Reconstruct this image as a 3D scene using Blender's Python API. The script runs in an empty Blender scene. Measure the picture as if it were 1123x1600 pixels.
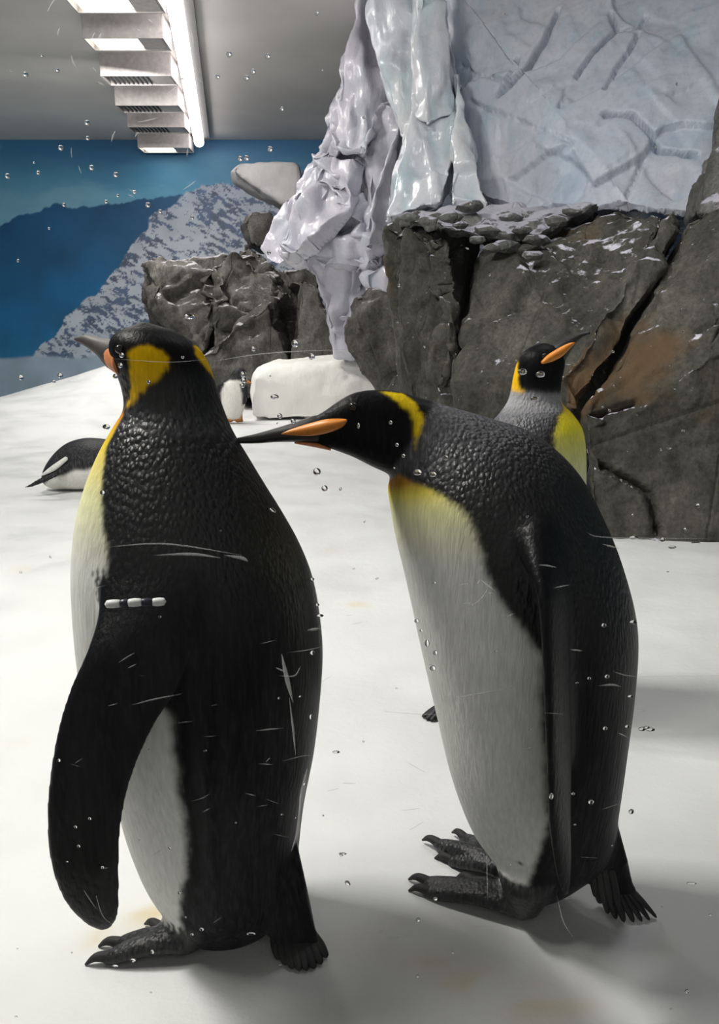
import bpy, bmesh, math, random
import numpy as np
from mathutils import Vector, Matrix
from mathutils.kdtree import KDTree

random.seed(7)
rng = np.random.default_rng(7)
scene = bpy.context.scene
COL = scene.collection

# ------------------------------------------------------------------ camera
IMG_W, IMG_H, FPX = 1123.0, 1600.0, 1250.0
CAM_H = 0.90
PITCH = math.atan((800.0 - 520.0) / FPX)          # looking slightly down
cam_d = bpy.data.cameras.new('camera')
cam_d.sensor_fit = 'VERTICAL'
cam_d.sensor_height = 24.0
cam_d.lens = FPX / IMG_H * 24.0
cam_d.clip_start = 0.05
cam = bpy.data.objects.new('camera', cam_d)
COL.objects.link(cam)
cam.location = (0, 0, CAM_H)
cam.rotation_euler = (math.pi / 2 - PITCH, 0, 0)
scene.camera = cam

# ------------------------------------------------------------------ world and exposure
world = bpy.data.worlds.new('visitor_hall_gloom')
scene.world = world
world.use_nodes = True
world.node_tree.nodes['Background'].inputs[0].default_value = (1.0, 0.98, 0.95, 1)
world.node_tree.nodes['Background'].inputs[1].default_value = 0.22
vs = scene.view_settings
vs.view_transform = 'Standard'
vs.look = 'None'
vs.exposure = 0.2
vs.gamma = 1.0
vs.use_curve_mapping = False
scene.cycles.use_denoising = True
scene.cycles.max_bounces = 8
scene.cycles.transparent_max_bounces = 16
scene.cycles.sample_clamp_indirect = 6.0
scene.cycles.caustics_reflective = False
scene.cycles.caustics_refractive = False

# ------------------------------------------------------------------ lamps of the enclosure (ceiling floodlights), with an added front fill
CEIL = 3.85
def area_lamp(name, loc, target, sx, sy, power, color=(1, 0.97, 0.92)):
    d = bpy.data.lights.new(name, 'AREA')
    d.shape = 'RECTANGLE'; d.size = sx; d.size_y = sy
    d.energy = power; d.color = color
    o = bpy.data.objects.new(name, d); COL.objects.link(o)
    o.location = loc
    o.rotation_euler = (Vector(target) - Vector(loc)).to_track_quat('-Z', 'Y').to_euler()
    return o
KEY_POS = (-2.0, 1.95, CEIL - 0.36)
area_lamp('floodlight_lamp', KEY_POS, (0.3, 1.7, 0.2), 0.75, 0.5, 128)
FRONT_FILL_POS = (-1.75, 1.0, CEIL - 0.36)
area_lamp('floodlight_lamp', FRONT_FILL_POS, (-0.1, 1.2, 0.3), 0.75, 0.4, 26)  # added fill lamp, out of view, brightens the bellies on the window side
area_lamp('floodlight_lamp', (-2.3, 6.6, CEIL - 0.36), (-1.2, 7.6, 0.0), 0.9, 0.5, 62)
area_lamp('floodlight_lamp', (0.9, 2.6, CEIL - 0.36), (1.1, 4.4, 0.8), 0.8, 0.5, 25, (0.97, 0.97, 1.0))
area_lamp('floodlight_lamp', (-2.6, 9.0, CEIL - 0.36), (-3.0, 10.5, 0.0), 0.9, 0.5, 85)

# ------------------------------------------------------------------ picture-to-place helpers (used only to measure)
CP, SP = math.cos(PITCH), math.sin(PITCH)
def ray(px, py):
    u = (px - IMG_W / 2) / FPX
    v = (IMG_H / 2 - py) / FPX
    return np.array([u, CP + v * SP, -SP + v * CP])
def W(px, py, Y):
    d = ray(px, py)
    return np.array([0, 0, CAM_H]) + d * (Y / d[1])
def F(px, py, z=0.0):
    d = ray(px, py)
    return np.array([0, 0, CAM_H]) + d * ((z - CAM_H) / d[2])
def project(p):
    p = np.asarray(p, float)
    x = p[:, 0]; y = p[:, 1]; z = p[:, 2] - CAM_H
    dep = y * CP - z * SP
    up = y * SP + z * CP
    return np.stack([IMG_W / 2 + FPX * x / dep, IMG_H / 2 - FPX * up / dep], 1)

# ------------------------------------------------------------------ numeric noise
def _hash(ix, iy, iz, seed):
    M = np.uint64(0xFFFFFFFF)
    h = (ix.astype(np.int64) * 374761393 + iy.astype(np.int64) * 668265263 + iz.astype(np.int64) * 1274126177 + seed * 974634777)
    h = h.astype(np.uint64) & M
    h = (h ^ (h >> np.uint64(13))) * np.uint64(1274126177) & M
    h = (h ^ (h >> np.uint64(16))) * np.uint64(2246822519) & M
    h = h ^ (h >> np.uint64(15))
    return (h & M).astype(np.float64) / 4294967295.0
def vnoise(p, seed=0):
    p = np.asarray(p, float)
    i = np.floor(p); f = p - i
    f = f * f * (3 - 2 * f)
    i = i.astype(np.int64)
    r = 0
    for dx in (0, 1):
        wx = f[:, 0] if dx else 1 - f[:, 0]
        for dy in (0, 1):
            wy = f[:, 1] if dy else 1 - f[:, 1]
            for dz in (0, 1):
                wz = f[:, 2] if dz else 1 - f[:, 2]
                r = r + wx * wy * wz * _hash(i[:, 0] + dx, i[:, 1] + dy, i[:, 2] + dz, seed)
    return r * 2 - 1
def fbm(p, oct=4, seed=0, gain=0.5):
    r = 0; a = 1; p = np.asarray(p, float)
    for k in range(oct):
        r = r + a * vnoise(p * 2 ** k + 13.7 * k, seed + k)
        a *= gain
    return r
def facets(p, seed=0, tilt=1.0, pen=0.7):
    """chiselled planes: every cell carries a tilted plane, the highest one wins"""
    p = np.asarray(p, float)
    b = np.floor(p).astype(np.int64)
    best = np.full(len(p), -1e9)
    for dx in (-1, 0, 1):
        for dy in (-1, 0, 1):
            for dz in (-1, 0, 1):
                cx, cy, cz = b[:, 0] + dx, b[:, 1] + dy, b[:, 2] + dz
                j = [_hash(cx, cy, cz, seed + k) for k in range(7)]
                c = np.stack([cx + j[0], cy + j[1], cz + j[2]], 1)
                g = np.stack([j[3], j[4], j[5]], 1) * 2 - 1
                q = p - c
                val = tilt * (g * q).sum(1) + 0.5 * j[6] - pen * (q * q).sum(1)
                best = np.maximum(best, val)
    return best

# ------------------------------------------------------------------ object helpers
def tag(o, label=None, cat=None, group=None, kind=None):
    if label: o['label'] = label
    if cat: o['category'] = cat
    if group: o['group'] = group
    if kind: o['kind'] = kind
    return o
def mesh_obj(name, verts, faces, mat, parent=None, smooth=True):
    me = bpy.data.meshes.new(name)
    me.from_pydata([tuple(map(float, v)) for v in verts], [], [tuple(int(i) for i in f) for f in faces])
    me.update()
    if smooth:
        me.polygons.foreach_set('use_smooth', [True] * len(me.polygons))
    if mat: me.materials.append(mat)
    o = bpy.data.objects.new(name, me)
    COL.objects.link(o)
    if parent: o.parent = parent; o.matrix_parent_inverse = Matrix.Translation(-Vector(parent.location))
    return o
def empty(name, loc, label, cat, group=None):
    o = bpy.data.objects.new(name, None)
    COL.objects.link(o)
    o.location = [float(v) for v in loc]
    o.empty_display_size = 0.1
    return tag(o, label, cat, group)
def box_geo(c, s, rot=None):
    c = np.array(c, float); h = np.array(s, float) / 2
    v = [np.array([x, y, z]) * h for x in (-1, 1) for y in (-1, 1) for z in (-1, 1)]
    if rot is not None:
        m = np.array(rot); v = [m @ a for a in v]
    v = [c + a for a in v]
    f = [(0, 1, 3, 2), (4, 6, 7, 5), (0, 4, 5, 1), (2, 3, 7, 6), (0, 2, 6, 4), (1, 5, 7, 3)]
    return v, f
def merge(*geos):
    V = []; Fc = []
    for v, f in geos:
        n = len(V); V += list(v); Fc += [tuple(i + n for i in q) for q in f]
    return V, Fc
def hull_geo(pts):
    bm = bmesh.new()
    for p in pts: bm.verts.new([float(a) for a in p])
    r = bmesh.ops.convex_hull(bm, input=bm.verts)
    for v in [v for v in bm.verts if not v.link_faces]: bm.verts.remove(v)
    bm.verts.index_update()
    v = [np.array(x.co) for x in bm.verts]; f = [tuple(a.index for a in x.verts) for x in bm.faces]
    bm.free()
    return v, f
def catmull(P, n):
    P = np.asarray(P, float)
    k = len(P)
    t = np.linspace(0, k - 1, n)
    Q = np.vstack([2 * P[0] - P[1], P, 2 * P[-1] - P[-2]])
    i = np.minimum(np.floor(t).astype(int), k - 2); f = (t - i)[:, None]
    a, b, c, d = Q[i], Q[i + 1], Q[i + 2], Q[i + 3]
    return 0.5 * ((2 * b) + (-a + c) * f + (2 * a - 5 * b + 4 * c - d) * f ** 2 + (-a + 3 * b - 3 * c + d) * f ** 3)
def tube_geo(pts, radii, m=12, n=None, flat=1.0):
    """tapered tube through points; flat squashes it along z"""
    P = np.asarray(pts, float); R = np.asarray(radii, float)[:, None]
    n = n or 6 * len(P)
    D = catmull(np.hstack([P, R]), n)
    P, R = D[:, :3], np.maximum(D[:, 3], 1e-4)
    T = np.gradient(P, axis=0); T /= np.linalg.norm(T, axis=1)[:, None]
    V = []; Fc = []
    up = np.array([0, 0, 1.0])
    if abs(T[0] @ up) > 0.9: up = np.array([0, 1.0, 0])
    for i in range(n):
        a = np.cross(T[i], up); a /= np.linalg.norm(a); b = np.cross(a, T[i])
        for k in range(m):
            q = 2 * math.pi * k / m
            V.append(P[i] + R[i] * (math.cos(q) * a + flat * math.sin(q) * b))
    for i in range(n - 1):
        for k in range(m):
            k2 = (k + 1) % m
            Fc.append((i * m + k, i * m + k2, (i + 1) * m + k2, (i + 1) * m + k))
    V.append(P[0] - T[0] * R[0] * 0.6); V.append(P[-1] + T[-1] * R[-1] * 0.6)
    e0, e1 = len(V) - 2, len(V) - 1
    for k in range(m):
        k2 = (k + 1) % m
        Fc.append((e0, k2, k)); Fc.append((e1, (n - 1) * m + k, (n - 1) * m + k2))
    return V, Fc
def voxel(V, Fc, size):
    """voxel union of closed shells, returned as numpy arrays"""
    me = bpy.data.meshes.new('tmp')
    me.from_pydata([tuple(map(float, v)) for v in V], [], [tuple(int(i) for i in f) for f in Fc]); me.update()
    o = bpy.data.objects.new('tmp', me); COL.objects.link(o)
    m = o.modifiers.new('r', 'REMESH'); m.mode = 'VOXEL'; m.voxel_size = size
    dg = bpy.context.evaluated_depsgraph_get()
    ev = o.evaluated_get(dg); r = ev.to_mesh()
    nv = len(r.vertices); co = np.empty(nv * 3); r.vertices.foreach_get('co', co)
    nl = len(r.loops); li = np.empty(nl, int); r.loops.foreach_get('vertex_index', li)
    ls = np.empty(len(r.polygons), int); r.polygons.foreach_get('loop_start', ls)
    lt = np.empty(len(r.polygons), int); r.polygons.foreach_get('loop_total', lt)
    faces = [tuple(li[a:a + b]) for a, b in zip(ls, lt)]
    ed = np.empty(len(r.edges) * 2, int); r.edges.foreach_get('vertices', ed)
    ev.to_mesh_clear()
    bpy.data.objects.remove(o); bpy.data.meshes.remove(me)
    return co.reshape(-1, 3), faces, ed.reshape(-1, 2)
def laplace(V, E, it, lam=0.5):
    n = len(V)
    deg = np.bincount(E.ravel(), minlength=n).astype(float)[:, None]
    deg[deg == 0] = 1
    for _ in range(it):
        S = np.zeros_like(V)
        for k in range(3):
            S[:, k] = np.bincount(E[:, 0], V[E[:, 1], k], n) + np.bincount(E[:, 1], V[E[:, 0], k], n)
        V = V + lam * (S / deg - V)
    return V
def vnormals(V, Fc):
    A = np.array([f[:3] for f in Fc])
    n = np.cross(V[A[:, 1]] - V[A[:, 0]], V[A[:, 2]] - V[A[:, 0]])
    N = np.zeros_like(V)
    idx = np.array([f if len(f) == 4 else (f[0], f[1], f[2], f[2]) for f in Fc])
    for k in range(4):
        for c in range(3):
            N[:, c] += np.bincount(idx[:, k], n[:, c], len(V))
    return N / np.maximum(np.linalg.norm(N, axis=1), 1e-12)[:, None]
def add_color(o, name, C):
    a = o.data.color_attributes.new(name, 'FLOAT_COLOR', 'POINT')
    C = np.asarray(C, float)
    if C.shape[1] == 3: C = np.hstack([C, np.ones((len(C), 1))])
    a.data.foreach_set('color', C.ravel())
def add_float(o, name, v):
    a = o.data.attributes.new(name, 'FLOAT', 'POINT')
    a.data.foreach_set('value', np.asarray(v, float))
def srgb(r, g, b):
    f = lambda c: c / 12.92 if c <= 0.04045 else ((c + 0.055) / 1.055) ** 2.4
    return np.array([f(r / 255), f(g / 255), f(b / 255)])
def sstep(a, b, x):
    t = np.clip((x - a) / (b - a), 0, 1)
    return t * t * (3 - 2 * t)

# ------------------------------------------------------------------ materials
class NT:
    def __init__(s, name):
        s.m = bpy.data.materials.new(name); s.m.use_nodes = True
        s.t = s.m.node_tree; s.b = s.t.nodes['Principled BSDF']; s.out = s.t.nodes['Material Output']
    def n(s, typ, **kw):
        nd = s.t.nodes.new(typ)
        for k, v in kw.items(): setattr(nd, k, v)
        return nd
    def l(s, a, b): s.t.links.new(a, b)
    def val(s, **kw):
        for k, v in kw.items(): s.b.inputs[k.replace('_', ' ')].default_value = v
        return s
    def coords(s, scale=(1, 1, 1), rot=(0, 0, 0)):
        tc = s.n('ShaderNodeTexCoord'); mp = s.n('ShaderNodeMapping')
        mp.inputs['Scale'].default_value = scale; mp.inputs['Rotation'].default_value = rot
        s.l(tc.outputs['Object'], mp.inputs[0]); return mp.outputs[0]
    def noise(s, vec, scale, detail=4, rough=0.55):
        nd = s.n('ShaderNodeTexNoise'); s.l(vec, nd.inputs['Vector'])
        nd.inputs['Scale'].default_value = scale; nd.inputs['Detail'].default_value = detail
        nd.inputs['Roughness'].default_value = rough; return nd.outputs['Fac']
    def vor(s, vec, scale, feature='F1'):
        nd = s.n('ShaderNodeTexVoronoi', feature=feature); s.l(vec, nd.inputs['Vector'])
        nd.inputs['Scale'].default_value = scale; return nd.outputs['Distance']
    def ramp(s, fac, stops):
        nd = s.n('ShaderNodeValToRGB'); s.l(fac, nd.inputs[0]); e = nd.color_ramp.elements
        while len(e) < len(stops): e.new(0.5)
        for el, (p, c) in zip(e, stops):
            el.position = p; el.color = (c, c, c, 1) if isinstance(c, (int, float)) else tuple(c) + (1,)
        return nd.outputs[0]
    def mix(s, fac, a, b, mode='MIX'):
        nd = s.n('ShaderNodeMix', data_type='RGBA', blend_type=mode)
        for sock, v in ((nd.inputs[0], fac), (nd.inputs[6], a), (nd.inputs[7], b)):
            if hasattr(v, 'links'): s.l(v, sock)
            elif isinstance(v, (int, float)): sock.default_value = v
            else: sock.default_value = tuple(v) + (1,)
        return nd.outputs[2]
    def math(s, op, a, b=0.0):
        nd = s.n('ShaderNodeMath', operation=op)
        for sock, v in ((nd.inputs[0], a), (nd.inputs[1], b)):
            if hasattr(v, 'links'): s.l(v, sock)
            else: sock.default_value = v
        return nd.outputs[0]
    def attr(s, name):
        nd = s.n('ShaderNodeAttribute', attribute_name=name); return nd
    def bump(s, h, strength, dist, prev=None):
        nd = s.n('ShaderNodeBump'); s.l(h, nd.inputs['Height'])
        nd.inputs['Strength'].default_value = strength; nd.inputs['Distance'].default_value = dist
        if prev: s.l(prev, nd.inputs['Normal'])
        return nd.outputs[0]
    def set(s, **kw):
        for k, v in kw.items(): s.l(v, s.b.inputs[k.replace('_', ' ')])
        return s

def m_plain(name, col, rough=0.6, spec=0.4, bump=0.15, bscale=60, metal=0.0):
    t = NT(name); t.val(Roughness=rough, Metallic=metal); t.b.inputs['Specular IOR Level'].default_value = spec
    v = t.coords(); f = t.noise(v, bscale, 3)
    t.set(Base_Color=t.mix(t.ramp(f, [(0.3, 0.0), (0.75, 1.0)]), [c * 0.8 for c in col], [min(1, c * 1.1) for c in col]))
    t.set(Normal=t.bump(f, bump, 0.002))
    return t.m
def m_emit(name, col, strength):
    t = NT(name); t.val(Base_Color=tuple(col) + (1,), Emission_Color=tuple(col) + (1,), Emission_Strength=strength)
    return t.m
def m_feathers(name, fscale=1.0):
    t = NT(name)
    c = t.attr('Col'); sc = t.attr('scaly').outputs['Fac']
    v = t.coords((1, 1, 0.62)); v2 = t.coords((1, 1, 0.16))
    wob = t.noise(v, 40 * fscale, 2)
    vo = t.vor(v, 165 * fscale)
    streak = t.noise(v2, 190 * fscale, 3, 0.6)
    lum = t.n('ShaderNodeRGBToBW'); t.l(c.outputs['Color'], lum.inputs[0])
    dark = t.ramp(lum.outputs[0], [(0.03, 1.0), (0.25, 0.0)])
    tone = t.mix(dark, t.ramp(streak, [(0.3, 0.86), (0.7, 1.06)]), t.ramp(streak, [(0.32, 0.35), (0.5, 0.7), (0.68, 1.7)]))
    t.set(Base_Color=t.mix(1.0, c.outputs['Color'], tone, 'MULTIPLY'))
    h = t.math('MULTIPLY', t.ramp(vo, [(0.0, 1.0), (0.75, 0.0)]), sc)
    b1 = t.bump(h, 0.5, 0.0035 / fscale)
    b2 = t.bump(streak, 0.4, 0.003 / fscale, b1)
    t.set(Normal=b2)
    t.set(Roughness=t.ramp(dark, [(0.0, 0.75), (1.0, 0.40)]))
    t.set(Specular_IOR_Level=t.ramp(sc, [(0.0, 0.06), (1.0, 0.5)]))
    return t.m
def m_rock(name, lo, hi, snow=0.5, snow_col=(0.62, 0.60, 0.68), rust=0.0, scale=1.0):
    t = NT(name); v = t.coords()
    vs_ = t.coords((1, 1, 0.35), (0, 0.6, 0))
    a = t.noise(v, 1.6 * scale, 6, 0.62); b = t.noise(vs_, 7 * scale, 7, 0.65); g = t.noise(v, 45 * scale, 5, 0.7)
    base = t.mix(t.ramp(a, [(0.3, 0.0), (0.7, 1.0)]), lo, hi)
    base = t.mix(0.75, base, t.ramp(b, [(0.30, 0.25), (0.5, 0.95), (0.68, 1.55)]), 'MULTIPLY')
    base = t.mix(0.8, base, t.ramp(g, [(0.3, 0.45), (0.7, 1.5)]), 'MULTIPLY')
    if rust:
        r = t.noise(t.coords((1, 1, 1), (0.4, 0.2, 0.9)), 1.3 * scale, 4, 0.6)
        base = t.mix(t.math('MULTIPLY', t.ramp(r, [(0.56, 0.0), (0.66, 1.0)]), rust), base, (0.13, 0.075, 0.032))
    crk = t.vor(t.mix(0.12, vs_, v), 2.1 * scale, 'DISTANCE_TO_EDGE')
    crack = t.ramp(crk, [(0.0, 0.0), (0.018, 1.0)])
    # frosting that settled on the upward faces
    ge = t.n('ShaderNodeNewGeometry'); sx = t.n('ShaderNodeSeparateXYZ'); t.l(ge.outputs['Normal'], sx.inputs[0])
    up = t.math('ADD', sx.outputs['Z'], t.math('MULTIPLY', t.math('SUBTRACT', t.noise(v, 9 * scale, 6, 0.7), 0.5), 1.5))
    sn = t.ramp(up, [(1.0 - snow, 0.0), (1.12 - snow, 1.0)])
    speck = t.ramp(t.noise(v, 30 * scale, 3, 0.6), [(0.70, 0.0), (0.76, 0.55)])
    base = t.mix(speck, base, snow_col)
    base = t.mix(sn, base, snow_col)
    t.set(Base_Color=base)
    n1 = t.bump(b, 0.55, 0.03 / scale); n2 = t.bump(g, 0.55, 0.008 / scale, n1); n3 = t.bump(crack, 0.5, 0.012 / scale, n2)
    t.set(Normal=n3)
    t.val(Roughness=0.75); t.b.inputs['Specular IOR Level'].default_value = 0.22
    return t.m
def m_ice(name, ca, cb, cc, rough=0.28, stain_or_tint=0.3):
    t = NT(name); v = t.coords(); vv = t.coords((1, 1, 0.3), (0, 0.35, 0))
    a = t.noise(v, 1.1, 4, 0.5); b = t.noise(vv, 6, 6, 0.6); g = t.noise(v, 30, 5, 0.65)
    base = t.mix(t.ramp(a, [(0.35, 0.0), (0.65, 1.0)]), ca, cb)
    base = t.mix(t.ramp(b, [(0.48, 0.0), (0.72, 0.75)]), base, cc)
    base = t.mix(stain_or_tint, base, t.ramp(g, [(0.25, 0.6), (0.5, 1.0)]), 'MULTIPLY')
    t.set(Base_Color=base)
    n1 = t.bump(b, 0.35, 0.04); n2 = t.bump(g, 0.25, 0.008, n1)
    t.set(Normal=n2)
    t.val(Roughness=rough); t.b.inputs['Specular IOR Level'].default_value = 0.5
    return t.m

M_FEATH = m_feathers('penguin_feathers')
M_FEATH_S = m_feathers('small_penguin_feathers', 0.6)
M_BEAK = m_plain('beak_horn', (0.010, 0.009, 0.009), 0.38, 0.5, 0.1, 90)
M_BEAK_GREY = m_plain('beak_horn_grey', (0.055, 0.047, 0.042), 0.5, 0.4, 0.2, 90)
M_ORANGE = m_plain('mandible_orange', (0.80, 0.27, 0.028), 0.42, 0.45, 0.1, 120)
M_SALMON = m_plain('mandible_salmon', (0.75, 0.28, 0.11), 0.42, 0.45, 0.1, 120)
M_EYE = m_plain('eye_gloss', (0.012, 0.008, 0.006), 0.08, 0.6, 0.0)
M_CLAW = m_plain('claw_horn', (0.03, 0.028, 0.028), 0.65, 0.25, 0.2, 120)
M_QUILL = m_plain('tail_quill', (0.010, 0.010, 0.011), 0.55, 0.35, 0.3, 200)
M_BANDW = m_plain('bead_white', (0.80, 0.80, 0.80), 0.35, 0.5, 0.05)
M_BANDB = m_plain('bead_black', (0.012, 0.012, 0.03), 0.35, 0.5, 0.05)
M_FOOTO = m_plain('foot_orange', (0.6, 0.24, 0.08), 0.5, 0.4, 0.2)

# ================================================================== THE SETTING
MURAL_Y = 13.5
# floor --------------------------------------------------------------
def floor_h(x, y):
    crest = np.interp(x, [-8, -4.6, -3.97, -3.5, -3.07, -2.4, -1.9, -1.35], [0.03, 0.09, 0.27, 0.39, 0.53, 0.5, 0.3, 0.0])
    bank = crest * sstep(8.0, 10.2, y) + 0.09 * sstep(7.1, 7.6, y + 0.3 * np.sin(x * 1.7)) * sstep(9.6, 8.2, y) * sstep(-1.9, -2.7, x)
    bank = bank - 0.75 * sstep(10.2, 11.6, y) * sstep(-1.0, -2.2, x)
    p = np.stack([x, y, 0 * x], 1)
    und = 0.02 * vnoise(p * 0.9, 3) * sstep(2.6, 5.0, y) + 0.0025 * fbm(p * 5, 3, 9)
    return bank + und * sstep(1.7, 3.0, y) 
ys = np.concatenate([np.arange(0.70, 3.0, 0.02), np.arange(3.0, 6.0, 0.05), np.arange(6.0, 13.8, 0.11)])
xs = np.concatenate([np.arange(-8, -1.6, 0.12), np.arange(-1.6, 1.8, 0.025), np.arange(1.8, 6.01, 0.12)])
XX, YY = np.meshgrid(xs, ys)
fx, fy = XX.ravel(), YY.ravel()
fz = floor_h(fx, fy)
nx, ny = len(xs), len(ys)
fverts = np.stack([fx, fy, fz], 1)
ffaces = [(j * nx + i, j * nx + i + 1, (j + 1) * nx + i + 1, (j + 1) * nx + i) for j in range(ny - 1) for i in range(nx - 1)]
t = NT('packed_snow'); c = t.attr('Col'); v = t.coords()
g1 = t.noise(v, 3.0, 6, 0.6); g2 = t.noise(v, 55, 4, 0.7)
t.set(Base_Color=t.mix(0.5, c.outputs['Color'], t.ramp(g1, [(0.3, 0.84), (0.6, 1.0)]), 'MULTIPLY'))
n1 = t.bump(g1, 0.25, 0.03); t.set(Normal=t.bump(g2, 0.3, 0.004, n1))
t.set(Roughness=t.ramp(g1, [(0.35, 0.38), (0.6, 0.62)]))
M_FLOOR = t.m
tag(mesh_obj('trim_1', *box_geo((-1.0, 0.36, -0.10), (14.0, 0.70, 0.16)), m_plain('window_kerb', (0.20, 0.20, 0.20), 0.6, 0.3, 0.1, 20), smooth=False), kind='structure')
floor = mesh_obj('floor', fverts, ffaces, M_FLOOR)
tag(floor, kind='structure')
fc = np.tile(np.array([0.755, 0.76, 0.755]), (len(fverts), 1))
def stain_or_tint(px, py, rx, ry, col, amt, seed):
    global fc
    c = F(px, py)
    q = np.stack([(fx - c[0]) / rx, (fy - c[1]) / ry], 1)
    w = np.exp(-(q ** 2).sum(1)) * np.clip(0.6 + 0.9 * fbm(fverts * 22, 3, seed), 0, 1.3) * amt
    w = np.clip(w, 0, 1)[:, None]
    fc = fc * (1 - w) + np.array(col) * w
YEL = (0.66, 0.50, 0.20)
for k, (a, b, rx, ry, am) in enumerate([(760, 1530, .07, .022, .55), (690, 1500, .05, .02, .4), (850, 1575, .06, .02, .4), (590, 1470, .05, .025, .3), (240, 1425, .035, .03, .55), (170, 1465, .03, .02, .5), (785, 1592, .02, .012, .6),
                          (557, 945, .04, .03, .45), (517, 860, .03, .03, .4), (48, 886, .05, .05, .35), (20, 1160, .03, .02, .25), (1040, 1480, .02, .02, .2), (240, 1450, .05, .03, .35)]):
    stain_or_tint(a, b, rx, ry, YEL, am, 30 + k)
for k, (a, b, rx, ry, am) in enumerate([(430, 870, .05, .02, .25), (625, 955, .04, .015, .3), (70, 650, .35, .10, .16), (530, 740, .2, .25, .10), (1060, 1080, .12, .05, .12), (500, 980, .02, .02, .15)]):  # grey spots; also paints in the dune's shade and the third penguin's shadow
    stain_or_tint(a, b, rx, ry, (0.38, 0.42, 0.44), am, 60 + k)
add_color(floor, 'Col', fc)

# painted mural wall ---------------------------------------------------
mx = np.concatenate([np.arange(-9, -6.6, 0.2), np.arange(-6.6, 0.3, 0.017), np.arange(0.3, 6.01, 0.3)])
mz = np.concatenate([np.arange(-0.6, -0.3, 0.05), np.arange(-0.3, CEIL + 0.02, 0.016)])
MX, MZ = np.meshgrid(mx, mz)
mv = np.stack([MX.ravel(), np.full(MX.size, MURAL_Y), MZ.ravel()], 1)
pp = project(mv); Px, Py = pp[:, 0], pp[:, 1]
pn = np.stack([Px / 60, Py / 60, 0 * Px], 1)
def lerpc(cols, t):
    ks = np.array([k for k, _ in cols]); cs = np.array([srgb(*c) for _, c in cols])
    return np.stack([np.interp(t, ks, cs[:, i]) for i in range(3)], 1)
sky = lerpc([(200, (34, 92, 134)), (250, (44, 108, 150)), (300, (82, 146, 178)), (345, (120, 172, 196)), (380, (110, 165, 190))], Py + 26 * fbm(pn * np.array([0.35, 1.0, 1]), 4, 2))
cl = sstep(0.15, 0.9, fbm(pn * np.array([0.5, 1.6, 1]), 5, 8) + (Py - 260) / 160)
sky = sky * (1 - 0.4 * cl[:, None]) + srgb(135, 180, 200) * 0.4 * cl[:, None]
hill_top = np.interp(Px, [-400, 0, 30, 60, 90, 112, 170, 230, 300, 420], [300, 352, 338, 330, 317, 326, 319, 310, 303, 296]) + 2.2 * fbm(np.stack([Px / 7, 0 * Px, 0 * Px], 1), 3, 4)
hillc = lerpc([(300, (22, 84, 128)), (400, (22, 96, 142)), (480, (26, 108, 156)), (560, (40, 120, 165))], Py)
hillc = hillc * np.array([0.5, 0.8, 0.85]) * (1 + 0.22 * fbm(pn * 1.2, 4, 12))[:, None]
hm = sstep(-1.5, 1.5, Py - hill_top)[:, None]
paint = sky * (1 - hm) + hillc * hm
mt_top = np.interp(Px, [-400, 30, 50, 70, 110, 165, 200, 240, 290, 330, 370, 420, 480], [640, 575, 556, 533, 495, 442, 392, 342, 308, 290, 281, 272, 262]) + 9 * fbm(np.stack([Px / 26, Py / 26, 0 * Px], 1), 4, 5, 0.6)
mm = sstep(-2, 2, Py - mt_top)[:, None]
rk = fbm(np.stack([(Px + Py * 0.6) / 13, (Py - Px * 0.5) / 6, 0 * Px], 1), 5, 21, 0.75)
bl = fbm(np.stack([Px / 70, Py / 55, 0 * Px], 1), 3, 25)
rm = sstep(0.08, 0.42, rk + 0.55 * bl - 0.12 * sstep(60, 5, Py - mt_top) + 0.05)[:, None]
snow = lerpc([(280, (150, 160, 178)), (400, (186, 192, 204)), (560, (186, 196, 208))], Py) * (1 + 0.10 * fbm(pn * 2.5, 3, 31))[:, None]
rock = srgb(40, 66, 104)[None, :] * (1 + 0.5 * fbm(pn * 5, 3, 33))[:, None]
mount = snow * (1 - 0.85 * rm) + rock * 0.85 * rm
paint = paint * (1 - mm) + mount * mm
low = sstep(-3, 4, Py - (556 + 8 * fbm(pn, 3, 41) - 0.03 * (Px - 60)))[:, None]
paint = paint * (1 - low) + (srgb(158, 176, 192) * (1 + 0.12 * fbm(pn * 2, 3, 43))[:, None]) * low
nmx = len(mx)
mf = [(j * nmx + i, j * nmx + i + 1, (j + 1) * nmx + i + 1, (j + 1) * nmx + i) for j in range(len(mz) - 1) for i in range(nmx - 1)]
t = NT('mural_paint'); c = t.attr('Col'); g = t.noise(t.coords(), 14, 4)
t.set(Base_Color=t.mix(0.4, c.outputs['Color'], t.ramp(g, [(0.3, 0.86), (0.7, 1.0)]), 'MULTIPLY')); t.val(Roughness=0.55)
wall_back = tag(mesh_obj('wall_back', mv, mf, t.m), kind='structure')
add_color(wall_back, 'Col', np.clip(paint, 0, 1))
M_WALL = m_plain('painted_wall', (0.16, 0.30, 0.40), 0.7, 0.2, 0.1, 12)
M_CEIL = m_plain('ceiling_board', (0.58, 0.565, 0.545), 0.7, 0.25, 0.0, 0.6)
tag(mesh_obj('wall_left', *box_geo((-8.05, 7.1, 1.9), (0.1, 12.9, 4.1)), M_WALL, smooth=False), kind='structure')
tag(mesh_obj('wall_right', *box_geo((6.05, 7.1, 1.9), (0.1, 12.9, 4.1)), M_WALL, smooth=False), kind='structure')
tag(mesh_obj('ceiling', *box_geo((-1.0, 7.1, CEIL + 0.06), (14.2, 12.9, 0.12)), M_CEIL, smooth=False), kind='structure')

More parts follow.
